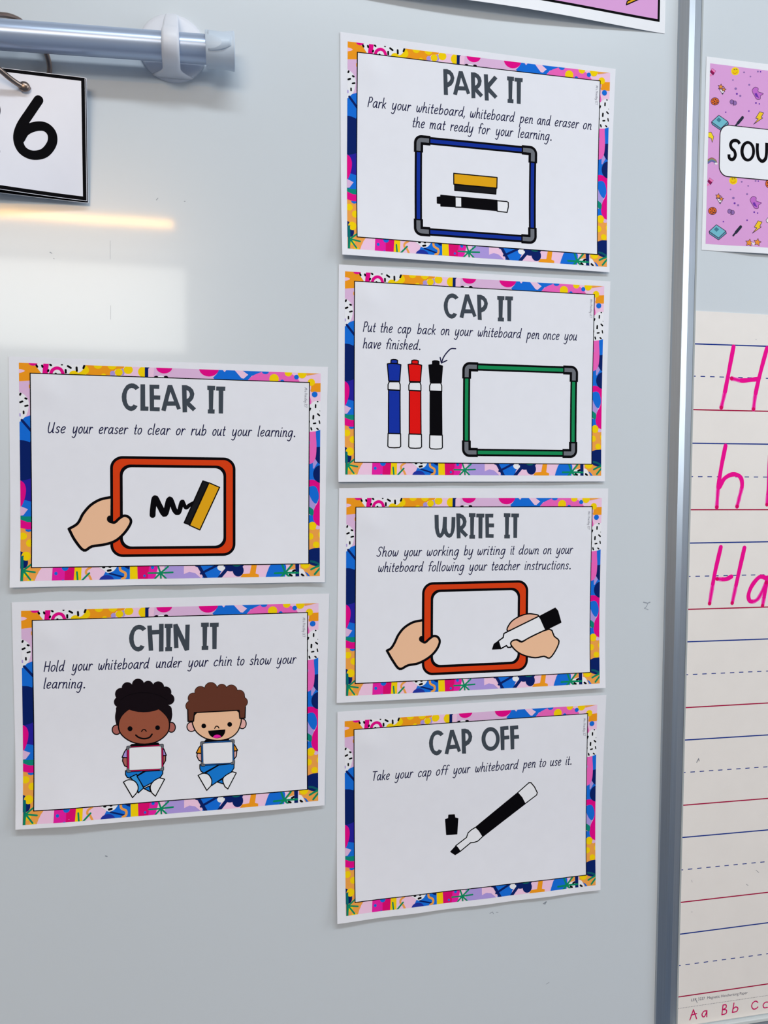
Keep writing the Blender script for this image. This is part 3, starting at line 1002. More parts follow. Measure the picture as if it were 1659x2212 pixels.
outlined(pr, m, [(1003, 925), (1010, 905), (1035, 898), (1065, 910), (1110, 885), (1222, 838), (1250, 878), (1277, 905), (1258, 955), (1222, 1000), (1190, 990), (1140, 998), (1080, 986), (1035, 962)], SKIN, 22, 1.5, sm=3)
pr.build('hand_picture', t, 'drawn hand gripping a marker')
pr = Print(bd)
outlined(pr, m, [(965, 862), (1165, 765), (1218, 842), (1065, 908), (1038, 896), (1012, 905), (1003, 940), (985, 940), (978, 930), (945, 948), (932, 905), (960, 885)], WHITE_INK, 20, 1.4)
outlined(pr, m, [(932, 905), (945, 948), (898, 950), (908, 922)], BLACK, 21, 1.0)
o = pr.build('marker_picture', t, 'drawn white marker with a black tip')
pr = Print(bd)
outlined(pr, m, [(1168, 766), (1258, 719), (1272, 735), (1290, 800), (1202, 843)], BLACK, 24, 1.0)
pr.build('marker_cap', o)

# --- CAP OFF
t, bd, m, tr = make_card('off', 'CAP OFF card with an uncapped marker drawing, lowest of the right column')
mt = tr.crop(910, 1555, 230 / 1659)
title(t, bd, mt, ([('C', 115, 345, 157, 550)], -.05),
      ([('A', 360, 615, 148, 528), ('P', 620, 792, 128, 520)], -.08),
      ([('O', 935, 1220, 107, 480), ('F', 1225, 1370, 94, 464), ('F', 1378, 1522, 84, 453)], -.09))
sentence(t, bd, m, [(((230, 514), -.0807), [('Take', 222, 320), ('your', 345, 455), ('cap', 480, 557), ('off', 583, 662), ('your', 677, 780), ('whiteboard', 806, 1055), ('pen', 1075, 1150), ('to', 1172, 1210), ('use', 1232, 1296), ('it.', 1320, 1354)])])
pr = Print(bd)
outlined(pr, m, [(1048, 585), (1112, 528), (1124, 528), (1144, 552), (1160, 585), (1156, 598), (1090, 648), (1072, 612)], WHITE_INK, 13)
outlined(pr, m, [(810, 780), (830, 800), (850, 832), (822, 858), (800, 866), (780, 868), (720, 917), (708, 898), (695, 885), (757, 838), (766, 812), (785, 795)], WHITE_INK, 13)
outlined(pr, m, [(1048, 585), (1072, 612), (1090, 648), (850, 832), (830, 800), (810, 780)], BLACK, 15)
outlined(pr, m, [(693, 890), (718, 918), (692, 934), (667, 918)], BLACK, 15)
pr.build('marker_picture', t, 'drawn black marker without its cap')
pr = Print(bd)
outlined(pr, m, [(655, 735), (656, 712), (688, 710), (692, 733)], BLACK, 13)
outlined(pr, m, [(638, 736), (655, 731), (692, 728), (708, 732), (702, 818), (644, 822)], BLACK, 13)
pr.build('marker_cap', t, 'drawn loose black cap')

# --- CLEAR IT
t, bd, m, tr = make_card('clear', 'CLEAR IT card with an eraser wiping a scribble, upper card of the left column')
mt = tr.crop(250, 815, 260 / 1659)
title(t, bd, mt, ([('C', 82, 327, 90, 472), ('L', 340, 452, 103, 468), ('E', 463, 615, 108, 475), ('A', 628, 898, 112, 475), ('R', 912, 1108, 115, 490), ('I', 1263, 1375, 122, 508), ('T', 1385, 1513, 133, 507)], 0.0))
sentence(t, bd, m, [(((240, 404), .0165), [('Use', 238, 328), ('your', 356, 465), ('eraser', 492, 640), ('to', 668, 708), ('clear', 735, 850), ('or', 876, 925), ('rub', 950, 1028), ('out', 1057, 1125), ('your', 1150, 1256), ('learning.', 1282, 1470)])])
pad_board(t, bd, rect_of(m, (549, 519), (1172, 528), (1172, 1011), (550, 1020)), rect_of(m, (612, 577), (1112, 579), (1112, 962), (612, 967)), RED_FRAME)
hand(t, bd, m, [(551, 724), (500, 735), (452, 763), (415, 805), (397, 840), (380, 860), (345, 880), (375, 935), (420, 985), (460, 966), (530, 955), (582, 935), (625, 895), (652, 850), (645, 825), (620, 815), (595, 828), (572, 848), (550, 845)], (547, 831))
pr = Print(bd)
pr.stroke(m(smooth([(760, 812), (762, 780), (772, 728), (795, 768), (822, 806), (845, 733), (870, 788), (890, 798), (907, 747), (925, 775), (945, 762), (972, 748)], 6)),
          [5.5] * 30 + [5.0] * 10 + [4.4] * 10 + [3.6] * 17, BLACK, 17)
pr.build('scribble_picture', t, 'drawn black zigzag scribble')
pr = Print(bd)
outlined(pr, m, [(1010, 643), (1040, 653), (945, 860), (917, 850)], FELT, 19)
outlined(pr, m, [(1040, 652), (1093, 675), (995, 885), (943, 862)], ERASER, 19, 1.1)
pr.build('eraser_picture', t, 'drawn amber eraser with black felt')

# --- CHIN IT
t, bd, m, tr = make_card('chin', 'CHIN IT card with two seated children drawn on it, lower card of the left column')
mt = tr.crop(265, 1330, 220 / 1659)
title(t, bd, mt, ([('H', 408, 675, 122, 578), ('N', 830, 1100, 122, 568)], 0.0),
      ([('C', 110, 393, 142, 580), ('I', 690, 822, 122, 574), ('I', 1282, 1412, 102, 550), ('T', 1423, 1572, 103, 538)], -.05))
sentence(t, bd, m, [(((220, 416), -.0355), [('Hold', 219, 328), ('your', 356, 465), ('whiteboard', 490, 748), ('under', 777, 908), ('your', 933, 1040), ('chin', 1064, 1155), ('to', 1180, 1218), ('show', 1242, 1352), ('your', 1374, 1477)]),
                    (((220, 500), -.012), [('learning.', 218, 425)])])
mk = tr.crop(220, 1450, 340 / 1659)
JEANS = ink('jeans', (24, 126, 218))
JEANS2 = ink('jeans_light', (58, 158, 232))
SKIN_D = ink('skin_brown', (158, 88, 66))
SKIN_E = ink('ear_brown', (176, 104, 96))
HAIR_K = ink('hair_black', (22, 14, 20))
HAIR_B = ink('hair_brown', (104, 58, 44))
OW = 1.0


def kid_board(o, outer, inner, col):
    pr = Print(bd)
    outlined(pr, mk, outer, col, 24, .6)
    outlined(pr, mk, inner, WHITE_INK, 26, .4)
    n = len(outer)
    b = pr.build('whiteboard_picture', o, 'small drawn whiteboard held at the chest')
    for i in range(4):
        pc = Print(bd)
        c0 = np.array(outer[i], float)
        q = []
        for j in ((i + 1) % n, (i - 1) % n):
            d = np.array(outer[j], float) - c0
            q.append(c0 + d / np.hypot(*d) * 30)
        ci = np.array(inner[i], float) * .35 + c0 * .65
        pts = mk([tuple(q[0] + ci - c0), tuple(ci), tuple(q[1] + ci - c0)])
        pc.stroke(pts, 2.5, BLACK, 28, cap=False)
        pc.stroke(pts, 1.5, GREY, 29, cap=False)
        pc.build('corner_piece', b, 'grey corner piece')


# first child
pr = Print(bd)
outlined(pr, mk, ell(155, 615, 46, 50), SKIN_E, 13, OW)
outlined(pr, mk, ell(732, 588, 42, 52), SKIN_E, 13, OW)
outlined(pr, mk, [(222, 905), (268, 906), (290, 1010), (240, 990), (218, 940)], SKIN_E, 13, OW)
outlined(pr, mk, [(640, 885), (672, 882), (670, 935), (640, 985)], SKIN_E, 13, OW)
outlined(pr, mk, [(315, 768), (590, 752), (620, 790), (280, 800)], BLACK, 14, OW)
outlined(pr, mk, [(290, 790), (262, 812), (238, 845), (213, 902), (275, 906)], LAV, 15, OW)
outlined(pr, mk, [(640, 805), (652, 815), (678, 880), (640, 882)], LAV, 15, OW)
outlined(pr, mk, [(250, 1040), (450, 1040), (380, 1085), (300, 1118), (268, 1108), (250, 1080)], JEANS, 14, OW)
outlined(pr, mk, [(445, 1222), (500, 1195), (512, 1255)], JEANS, 14, OW)
outlined(pr, mk, [(300, 1105), (365, 1075), (440, 1215), (385, 1265), (360, 1180)], JEANS2, 16, OW)
outlined(pr, mk, [(370, 1095), (460, 1045), (640, 1035), (640, 1070), (605, 1120), (440, 1207)], JEANS, 18, OW)
outlined(pr, mk, smooth([(228, 1155), (280, 1132), (340, 1142), (375, 1180), (383, 1220), (370, 1262)], 3) + [(325, 1312)], WHITE_INK, 20, OW)
outlined(pr, mk, [(605, 1110), (660, 1125), (565, 1297)] + smooth([(530, 1268), (512, 1230), (515, 1185), (550, 1140), (605, 1110)], 3), WHITE_INK, 20, OW)
hd = smooth([(175, 560), (200, 480), (260, 415), (330, 378), (440, 355), (555, 370), (630, 415), (690, 480), (712, 545), (700, 630), (640, 700), (560, 745), (450, 764), (340, 750), (250, 705), (190, 640)], 3, True)
outlined(pr, mk, hd, SKIN_D, 20, OW * 1.1)
for x, y, r in ((297, 603, 26), (587, 592, 25)):
    pr.fill(mk(ell(x, y, r, n=20)), BLACK, 23)
pr.stroke(mk(smooth([(418, 632), (428, 617), (443, 611), (458, 616), (468, 630)])), 1.0, BLACK, 23)
pr.stroke(mk(smooth([(358, 670), (385, 692), (430, 706), (470, 704), (505, 690), (528, 661)])), 1.5, BLACK, 23)
o = pr.build('child_picture', t, 'drawn child with dark curly hair, lavender shirt and blue trousers')
pr = Print(bd)
pr.fill(mk(smooth([(155, 570), (140, 490), (150, 420), (180, 360), (440, 300), (700, 350), (740, 430), (735, 500), (718, 545)], 4)
          + [(690, 480), (630, 415), (555, 370), (440, 355), (330, 378), (260, 415), (200, 480), (172, 560)]), HAIR_K, 22)
pr.fill(mk(ell(440, 280, 262, 150)), HAIR_K, 22)
for x, y, r in ((185, 322, 56), (207, 238, 66), (272, 172, 60), (384, 138, 64), (490, 150, 54), (596, 164, 62), (674, 216, 60), (706, 290, 60)):
    pr.fill(mk(ell(x, y, r, n=24)), HAIR_K, 22)
pr.stroke(mk(smooth([(200, 300), (290, 245), (440, 222), (590, 245), (690, 300)])), .5, BLACK, 24)
pr.build('hair_picture', o, 'drawn black curly hair')
kid_board(o, [(265, 790), (643, 767), (646, 1030), (268, 1052)], [(287, 800), (626, 782), (630, 1018), (288, 1034)], ink('board_crimson', (196, 20, 84)))
# second child
pr = Print(bd)
EARP = ink('ear_pink', (236, 182, 176))
outlined(pr, mk, ell(942, 582, 46, 50), EARP, 13, OW)
outlined(pr, mk, ell(1478, 548, 42, 52), EARP, 13, OW)
outlined(pr, mk, [(1003, 858), (1050, 860), (1060, 950), (1018, 928), (1000, 890)], EARP, 13, OW)
outlined(pr, mk, [(1385, 835), (1420, 830), (1415, 885), (1388, 922)], EARP, 13, OW)
outlined(pr, mk, [(1095, 718), (1325, 705), (1350, 740), (1070, 755)], BLACK, 14, OW)
outlined(pr, mk, [(1050, 765), (1020, 800), (993, 855), (1055, 860)], ORANGE, 15, OW)
outlined(pr, mk, [(1385, 760), (1400, 775), (1428, 826), (1385, 836)], ORANGE, 15, OW)
outlined(pr, mk, [(1030, 975), (1230, 975), (1070, 1062), (1042, 1042), (1030, 1015)], JEANS, 14, OW)
outlined(pr, mk, [(1212, 1152), (1265, 1122), (1278, 1172)], JEANS, 14, OW)
outlined(pr, mk, [(1232, 978), (1390, 960), (1388, 1010), (1360, 1050), (1155, 1187), (1140, 1120), (1075, 1068)], JEANS, 16, OW)
outlined(pr, mk, smooth([(1012, 1085), (1060, 1064), (1115, 1072), (1148, 1115), (1155, 1150), (1148, 1188)], 3) + [(1102, 1237)], WHITE_INK, 20, OW)
outlined(pr, mk, [(1370, 1046), (1412, 1058), (1323, 1222)] + smooth([(1292, 1198), (1272, 1150), (1275, 1110), (1310, 1078), (1370, 1046)], 3), WHITE_INK, 20, OW)
hd = smooth([(955, 520), (990, 440), (1100, 395), (1330, 385), (1440, 420), (1468, 500), (1455, 570), (1425, 635), (1365, 688), (1280, 718), (1180, 721), (1080, 697), (1000, 640), (963, 575)], 3, True)
outlined(pr, mk, hd, SKIN, 20, OW * 1.1)
for x, y in ((1073, 572), (1346, 555)):
    pr.fill(mk(ell(x, y, 25, n=20)), BLACK, 23)
pr.stroke(mk(smooth([(1188, 597), (1198, 579), (1212, 574), (1225, 581), (1232, 594)])), 1.0, BLACK, 23)
pr.fill(mk([(1118, 622), (1300, 608)] + smooth([(1300, 610), (1292, 650), (1260, 688), (1205, 701), (1155, 685), (1128, 655), (1118, 622)], 4)), BLACK, 23)
pr.fill(mk(smooth([(1170, 690), (1188, 668), (1215, 662), (1240, 668), (1252, 686), (1205, 698)], 4, True)), FUCH, 24)
o = pr.build('child_picture', t, 'drawn laughing child with brown hair, orange shirt and blue trousers')
pr = Print(bd)
BUMPS = ((938, 362, 52), (965, 280, 54), (1040, 214, 58), (1150, 178, 64), (1265, 182, 50), (1365, 200, 60), (1448, 248, 54), (1486, 318, 48))
core = [(905, 372), (908, 524), (966, 522), (975, 432), (1445, 406), (1453, 492), (1507, 488), (1512, 350), (1500, 250), (1300, 170), (1100, 180), (950, 290)]
pr.stroke(mk(core), 1.2, BLACK, 22, closed=True)
for x, y, r in BUMPS:
    pr.fill(mk(ell(x, y, r + 5, n=24)), BLACK, 22)
for x, y, r in BUMPS:
    pr.fill(mk(ell(x, y, r, n=24)), HAIR_B, 24)
pr.fill(mk(core), HAIR_B, 24)
pr.stroke(mk([(905, 400), (908, 524), (966, 522), (975, 432), (1445, 406), (1453, 492), (1507, 488), (1512, 375)]), 1.1, BLACK, 25)
pr.build('hair_picture', o, 'drawn brown curly hair')
kid_board(o, [(1042, 742), (1389, 717), (1391, 962), (1048, 985)], [(1062, 754), (1373, 737), (1376, 953), (1066, 970)], ink('board_blue', (40, 92, 156)))

# ------------------------------------------------------------------ the pink posters
LAM = mat('laminated_paper', (238, 240, 246), 0.35, noise=0.02, scale=60)
PINK_BG = ink('poster_pink', (222, 164, 220))


def bent_sheet(name, x0, y0, x1, y1, bend, m, parent, n=40, mm=24, th=0.0002):
    v, f = [], []
    for j in range(mm + 1):
        for i in range(n + 1):
            x, y = x0 + (x1 - x0) * i / n, y0 + (y1 - y0) * j / mm
            v.append((x * 1e-3, y * 1e-3, bend(x, y) * 1e-3))
    for j in range(mm):
        for i in range(n):
            k = j * (n + 1) + i
            f.append((k, k + 1, k + n + 2, k + n + 1))
    o = link_mesh(name, v, f, m, parent=parent, smooth=True)
    md = o.modifiers.new('thickness', 'SOLIDIFY')
    md.thickness = th
    md.offset = -1
    o.modifiers.new('edges', 'EDGE_SPLIT').split_angle = math.radians(40)
    return o


# upper poster: its origin is its lower right corner
pc = at(1435.5, 73)
t = empty('pink_poster', pc, 'pink poster with a heavy black outline cut off by the top of the photo', 'poster', rot=board_rot(0.0))
tb = lambda x, y: 0.4 + 12.0 * max(0.0, math.sin(min(1.0, -x / 420.0) * math.pi)) ** 1.3 * max(0, 1 - y / 240.0) ** 2
bent_sheet('paper_sheet', -420, 0, 0, 250, tb, LAM, t, 60, 30)
pr = Print(tb)
pr.fill([(-406, 11), (-6.4, 11), (-6.4, 240), (-406, 240)], BLACK, 2)
pr.fill([(-403.4, 13.6), (-9.0, 13.6), (-9.0, 240), (-403.4, 240)], PINK_BG, 3)
pr.build('pink_panel', t, 'pink panel with a black outline')


def local(o, px, py):
    q = o.matrix_world.inverted() @ at(px, py)
    return (q.x * 1e3, q.y * 1e3)


bpy.context.view_layer.update()
pr = Print(tb)
q = [local(t, *p) for p in ((1350, 14), (1352, 6), (1380, -8), (1392, -4), (1375, 2))]
pr.fill(q, ERASER, 4)
pr.stroke(q, 1.2, BLACK, 5, closed=True)
pr.build('lightning_picture', t, 'tip of a drawn yellow lightning bolt')
pr = Print(tb)
q = [local(t, *p) for p in ((1154, 3), (1156, -4), (1168, -6), (1162, 1))]
pr.fill(q, ink('pencil_grey', (82, 84, 104)), 4)
pr.build('pencil_picture', t)

# SOU poster on the second board
pc = at(1515, 540)
t = empty('pink_poster', pc, 'pink poster reading SOU with little school pictures, right of the metal strip', 'poster', rot=board_rot(0.0))
bpy.context.view_layer.update()
pl = lambda px, py: local(t, px, py)
hS = pl(1524, 122)[1]
sb = lambda x, y: 0.4 + 3.0 * max(0, 1 - y / 120.0) ** 2 * min(1, max(0, x) / 60.0) ** 2
bent_sheet('paper_sheet', 0, 0, 300, hS, sb, LAM, t, 50, 36)
a, b = pl(1523.5, 527), pl(1532, 137)
pr = Print(sb)
pr.fill([(a[0], a[1]), (292, a[1]), (292, b[1]), (a[0], b[1])], PINK_BG, 2)
pr.build('pink_panel', t, 'pink printed panel')
c, d = pl(1551.5, 381), pl(1553, 268)
pr = Print(sb)
pr.fill(rrect(c[0], c[1], 270, d[1], 11), BLACK, 12)
pr.fill(rrect(c[0] + .9, c[1] + .9, 269, d[1] - .9, 10.2), WHITE_INK, 13)
pr.build('name_panel', t, 'white rounded panel with a black outline')
SP = 159 / 799


def ms(pts):
    return [pl(1500 + p[0] * SP, 120 + p[1] * SP) for p in pts]


pr = Print(sb)
pr.stroke(ms(smooth([(487, 962), (470, 935), (440, 925), (405, 935), (388, 970), (400, 1010), (430, 1040), (440, 1085), (425, 1120), (400, 1132), (375, 1115), (370, 1075)], 5)), 3.6, BLACK, 14, cap=False)
pr.ring(ms(ell(574, 1042, 80, 112, 32)), ms(ell(576, 1042, 46, 80, 32)), BLACK, 14)
pr.stroke(ms(smooth([(680, 955), (678, 1030), (690, 1110), (728, 1150), (765, 1125), (778, 1060), (780, 950)], 5)), 3.8, BLACK, 14, cap=False)
pr.build('poster_lettering', t, 'bold black hand drawn capitals')


# pictures scattered over the poster, drawn once per kind and repeated down the sheet
def picture(name, label, items):
    pr = Print(sb)
    lim = (a[0], a[1], 292, b[1])
    pr.clip = lim
    for kind, pts, col, z, w in items:
        if kind == 'f':
            pr.fill(ms(pts), col, z)
        elif kind == 'o':
            q = ms(pts)
            pr.fill(q, col, z)
            pr.stroke(q, w, ink('icon_line', (70, 40, 80)), z + 1, closed=True)
        else:
            pr.stroke(ms(pts), w, col, z)
    o = pr.build(name, t, label)
    if name == 'dot_pattern':
        o['kind'] = 'stuff'


IC = dict(y=ink('icon_yellow', (250, 222, 44)), o=ink('icon_orange', (226, 108, 40)), b=ink('icon_book', (118, 190, 208)), k=ink('icon_dark', (44, 48, 66)),
          p=ink('icon_purple', (196, 112, 204)), v=ink('icon_violet', (112, 56, 172)), w=ink('icon_white', (238, 228, 236)), m=ink('icon_maroon', (150, 20, 84)), s=ink('icon_star', (238, 150, 60)),
          g=ink('icon_grey', (146, 110, 176)), pk=ink('icon_pink', (240, 130, 190)), line=ink('icon_line', (70, 40, 80)))


def star(x, y, r, k=.45):
    return [(x + r * (1 if i % 2 == 0 else k) * math.sin(i * math.pi / 5 + .2), y - r * (1 if i % 2 == 0 else k) * math.cos(i * math.pi / 5 + .2)) for i in range(10)]


def shift(dx, dy):
    return lambda pts: [(x + dx, y + dy) for x, y in pts]


for dx, dy, full in ((0, 0, True), (-27, 1188, False)):
    h = shift(dx, dy)
    picture('cup_picture', None, [('o', h([(168, 180), (190, 142), (228, 170), (200, 215)]), IC['m'], 4, .5), ('f', h([(190, 142), (228, 170), (216, 190), (180, 160)]), IC['pk'], 6, 0), ('f', h([(160, 215), (175, 200), (195, 215), (165, 232)]), IC['pk'], 4, 0)])
    sy = dy if full else 1186
    hs = shift(dx if full else -22, sy)
    picture('smiley_picture', None, [('f', hs(ell(440, 173, 44, n=20)), IC['y'], 4, 0), ('f', hs(ell(440, 173, 36, n=20)), ink('icon_yellow_deep', (244, 206, 20)), 5, 0),
                                     ('s', hs([(425, 158), (430, 152), (436, 158)]), IC['line'], 6, .5), ('s', hs([(448, 154), (454, 150), (460, 156)]), IC['line'], 6, .5), ('s', hs(smooth([(415, 182), (435, 200), (465, 180)])), IC['o'], 6, .5)])
    picture('pencil_picture', None, [('o', h([(265, 365), (330, 375), (303, 425)]), IC['w'], 4, .5), ('f', h([(290, 408), (312, 408), (303, 428)]), IC['k'], 6, 0), ('o', h(star(282, 342, 32)), IC['s'], 6, .5), ('o', h(star(316, 370, 26)), IC['s'], 6, .5)])
    picture('cookie_picture', None, [('o', h(ell(220, 500, 44, 40, 20)), IC['o'], 4, .6)] + [('f', h(ell(220 + p, 500 + q, 7, n=8)), IC['k'], 6, 0) for p, q in ((-20, -15), (5, -22), (22, -5), (-5, 2), (-22, 12), (12, 18), (-4, 25), (28, 14))])
    picture('butterfly_picture', None, [('o', h(ell(402, 505, 20, 24, 12)), IC['g'], 4, .4), ('o', h(ell(436, 518, 20, 24, 12)), IC['g'], 4, .4), ('s', h([(422, 490), (418, 545)]), IC['line'], 6, .7)])
    picture('dinosaur_picture', None, [('o', h(smooth([(625, 375), (655, 345), (690, 360), (690, 395), (745, 415), (715, 440), (710, 475), (672, 475), (650, 440), (630, 405)], 4, True)), IC['p'], 4, .5), ('f', h([(650, 415), (672, 408), (700, 465), (660, 445)]), IC['v'], 6, 0)])
    picture('book_picture', None, [('o', h([(183, 730), (262, 650), (362, 720), (368, 745), (285, 815), (190, 750)]), ink('icon_book_side', (92, 160, 182)), 4, .7), ('o', h([(183, 722), (262, 650), (362, 720), (285, 795)]), IC['b'], 6, .7), ('f', h([(235, 700), (260, 675), (290, 700), (264, 728)]), ink('icon_book_plate', (70, 128, 150)), 8, 0)])
    picture('pen_picture', None, [('s', h([(440, 770), (480, 720)]), IC['k'], 4, 2.0), ('s', h([(470, 735), (520, 675)]), IC['k'], 5, 3.2)])
    picture('lightning_picture', None, [('o', h([(705, 612), (748, 625), (722, 672), (738, 680), (640, 748), (690, 690), (662, 682)]), ink('icon_bolt', (246, 204, 46)), 4, .6)])
    dots = [(415, 268, 9, 'g'), (445, 362, 14, 'g'), (458, 418, 11, 'v'), (495, 440, 12, 'g'), (536, 185, 10, 'g'), (605, 230, 9, 'g'), (592, 320, 11, 'g'), (686, 176, 10, 'g'), (715, 178, 8, 'v'), (665, 517, 10, 'v'), (702, 527, 8, 'v'), (588, 605, 9, 'v'), (337, 617, 8, 'v')]
    picture('dot_pattern', None, [('f', h(ell(x, y, r, n=10)), IC[c], 4, 0) for x, y, r, c in dots])
picture('lightning_picture', None, [('o', [(178, 832), (200, 875), (208, 880), (190, 945), (180, 900), (150, 890), (135, 840)], IC['y'], 4, .5)])
rb = [('s', smooth([(140 + i * 2, 1140 + i * 9), (185, 1118 + i * 9), (225, 1140 + i * 8), (240 - i * 7, 1175)]), ink('icon_rainbow%d' % i, c), 4 + i, 1.9) for i, c in enumerate(((150, 90, 110), (170, 140, 90), (110, 150, 120), (110, 110, 170)))]
picture('rainbow_picture', None, rb + [('f', ell(232, 1175, 18, 12, 12), IC['w'], 9, 0)])
picture('star_glasses_picture', None, [('o', star(578, 2040, 42, .5), IC['s'], 4, .5), ('o', star(665, 2035, 42, .5), IC['s'], 4, .5), ('f', [(600, 2030), (640, 2050), (625, 2075), (605, 2050)], IC['w'], 6, 0)])
picture('cookie_picture', None, [('o', ell(815, 1395, 50, 48, 20), IC['o'], 4, .6), ('f', ell(790, 1385, 8, n=8), IC['k'], 6, 0), ('f', ell(785, 1412, 7, n=8), IC['k'], 6, 0)])
picture('shoe_picture', None, [('o', [(765, 1790), (800, 1750), (830, 1800), (800, 1825), (770, 1815)], IC['w'], 4, .5), ('f', [(785, 1785), (800, 1755), (830, 1790)], IC['k'], 6, 0)])

# ------------------------------------------------------------------ ruled handwriting sheet
SHEET = mat('magnetic_sheet', (240, 235, 231), 0.45, noise=0.03, scale=30)
LINE_B = ink('rule_blue', (22, 52, 140))
LINE_R = ink('rule_red', (168, 12, 66))
PINK_PEN = ink('pink_marker', (244, 14, 150))
PINK_PEN2 = ink('pink_marker_thin', (246, 96, 190))
pc = at(1497, 2210)
t = empty('handwriting_sheet', Vector((RX1 + .0005, 0, at(1497, 2210).z)), 'tall ruled magnetic handwriting sheet with pink letters right of the metal strip', 'handwriting sheet', rot=board_rot(0.0))
bpy.context.view_layer.update()
pl = lambda px, py: local(t, px, py)
HS = pl(1505, 672)[1]
FLAT = lambda x, y: 0.9
z0 = pl(1600, 2196)[1]
o = box('sheet', (0, z0 * 1e-3, 0), (0.30, HS * 1e-3, .0009), SHEET, t)
pr = Print(FLAT)
for (xa, ya, yb, col) in ((1500, 743, 748, LINE_B), (1494, 885, 888.5, LINE_R), (1494, 957.5, 959.5, LINE_B), (1490, 1101, 1101, LINE_R), (1488, 1173, 1170, LINE_B),
                          (1484, 1316, 1311, LINE_R), (1483, 1386, 1380, LINE_B), (1481, 1528, 1518, LINE_R), (1478, 1598, 1587, LINE_B), (1476, 1738.5, 1724, LINE_R),
                          (1475, 1808, 1792, LINE_B), (1472, 1948, 1926.5, LINE_R), (1472, 2016.5, 1992, LINE_B), (1468, 2152, 2124, LINE_R)):
    p, q = pl(xa, ya), pl(1659, yb)
    y = (p[1] + q[1]) / 2
    sl = (q[1] - p[1]) / (q[0] - p[0])
    pr.stroke([(0.3, y - sl * 50), (298, y + sl * 200)], 1.35, col, 2, cap=False)
for (xa, ya, yb) in ((1495, 812.7, 817.5), (1490, 1029.5, 1030.5), (1487, 1245, 1241), (1482, 1457, 1449), (1478, 1668, 1655.5), (1474, 1878, 1860), (1471, 2084, 2059)):
    p, q = pl(xa, ya), pl(1659, yb)
    for k in range(27):
        x = 0.3 + k * 11.6 + (0 if k == 0 else -2.0)
        sl = (q[1] - p[1]) / (q[0] - p[0])
        y = p[1] + (x - p[0]) * sl
        pr.stroke([(x, y), (x + (5.6 if k else 3.6), y + sl * 5)], 1.0, LINE_B, 2, cap=False)
p, q = pl(1467, 2177), pl(1659, 2149)
sl = (q[1] - p[1]) / (q[0] - p[0])
for k in range(150):
    x = 0.3 + k * 2.0
    y = p[1] + (x - p[0]) * sl
    pr.stroke([(x, y), (x + 1.0, y)], .55, ink('dot_grey', (96, 96, 110)), 2, cap=False)
pr.build('ruled_lines', t, 'blue, red and dashed writing lines')
CA = 319 / 882


def mw(pts):
    return [pl(1340 + p[0] * CA, 600 + p[1] * CA) for p in pts]


def handwrite(strokes, name='pink_letter', label=None):
    pr = Print(FLAT)
    for s in strokes:
        q = mw(smooth(s, 6))
        n = len(q)
        k = int(n * .68)
        pr.stroke(q[:k + 1], [4.9 + .3 * math.sin(i * .7) for i in range(k + 1)], PINK_PEN, 4)
        pr.stroke(q[k:], [4.7 + .4 * math.sin(i * 1.3) for i in range(n - k)], PINK_PEN2, 3)
        pr.stroke(q[k:], 2.4, PINK_PEN, 4)
        pr.fill(ell(q[-1][0], q[-1][1], 2.2, n=12), ink('pink_pool', (222, 8, 100)), 5)
    pr.build(name, t, label)


handwrite([[(673, 412), (645, 560), (622, 680), (600, 775)], [(872, 422), (835, 560), (805, 690), (792, 785)], [(822, 604), (780, 610), (720, 614), (662, 602)]])
handwrite([[(625, 1004), (600, 1130), (582, 1250), (573, 1370)], [(588, 1252), (620, 1198), (670, 1174), (713, 1190), (724, 1240), (708, 1310), (694, 1366)]])
handwrite([[(890, 1060), (882, 1250), (872, 1355)]])
handwrite([[(597, 1608), (560, 1770), (530, 1945)], [(738, 1612), (700, 1780), (665, 1942)], [(660, 1784), (625, 1800), (575, 1798)]])
handwrite([[(872, 1795), (830, 1786), (785, 1835), (762, 1895), (775, 1932), (820, 1915), (868, 1820)], [(874, 1790), (860, 1880), (846, 1958)]])
CB = 279 / 1659


def mb(pts):
    return [pl(1380 + p[0] * CB, 2000 + p[1] * CB) for p in pts]


pr = Print(FLAT)
for s in ([(650, 1200), (695, 1070), (735, 1185)], [(665, 1140), (735, 1120)], smooth([(865, 1085), (830, 1090), (805, 1130), (818, 1162), (842, 1150), (864, 1100)]), [(868, 1082), (866, 1160)],
          [(1075, 1010), (1060, 1135)], smooth([(1075, 1010), (1112, 1008), (1112, 1045), (1070, 1070)]), smooth([(1070, 1070), (1118, 1075), (1112, 1118), (1060, 1135)]),
          [(1215, 985), (1195, 1105)], smooth([(1200, 1065), (1235, 1035), (1265, 1050), (1250, 1090), (1195, 1105)]),
          smooth([(1522, 975), (1492, 960), (1455, 985), (1443, 1030), (1465, 1062), (1500, 1055), (1522, 1035)]), smooth([(1655, 972), (1618, 975), (1590, 1010), (1602, 1045), (1645, 1040)])):
    pr.stroke(mb(s), 1.35, ink('alphabet_pink', (204, 0, 96)), 2)
pr.build('alphabet_lettering', t, 'crimson alphabet letters')
cu = bpy.data.curves.new('code_text', 'FONT')
cu.body = 'LER 3237  Magnetic Handwriting Paper'
tmp = bpy.data.objects.new('tmp', cu)
COL.objects.link(tmp)
bpy.context.view_layer.update()
me = bpy.data.meshes.new_from_object(tmp.evaluated_get(bpy.context.evaluated_depsgraph_get()))
bpy.data.objects.remove(tmp)
xs = [v.co.x for v in me.vertices]
p, q = pl(1380 + 667 * CB, 2000 + 963 * CB), pl(1380 + 1390 * CB, 2000 + 866 * CB)
k = math.hypot(q[0] - p[0], q[1] - p[1]) / (max(xs) - min(xs))
an = math.atan2(q[1] - p[1], q[0] - p[0])
x_min = min(xs)
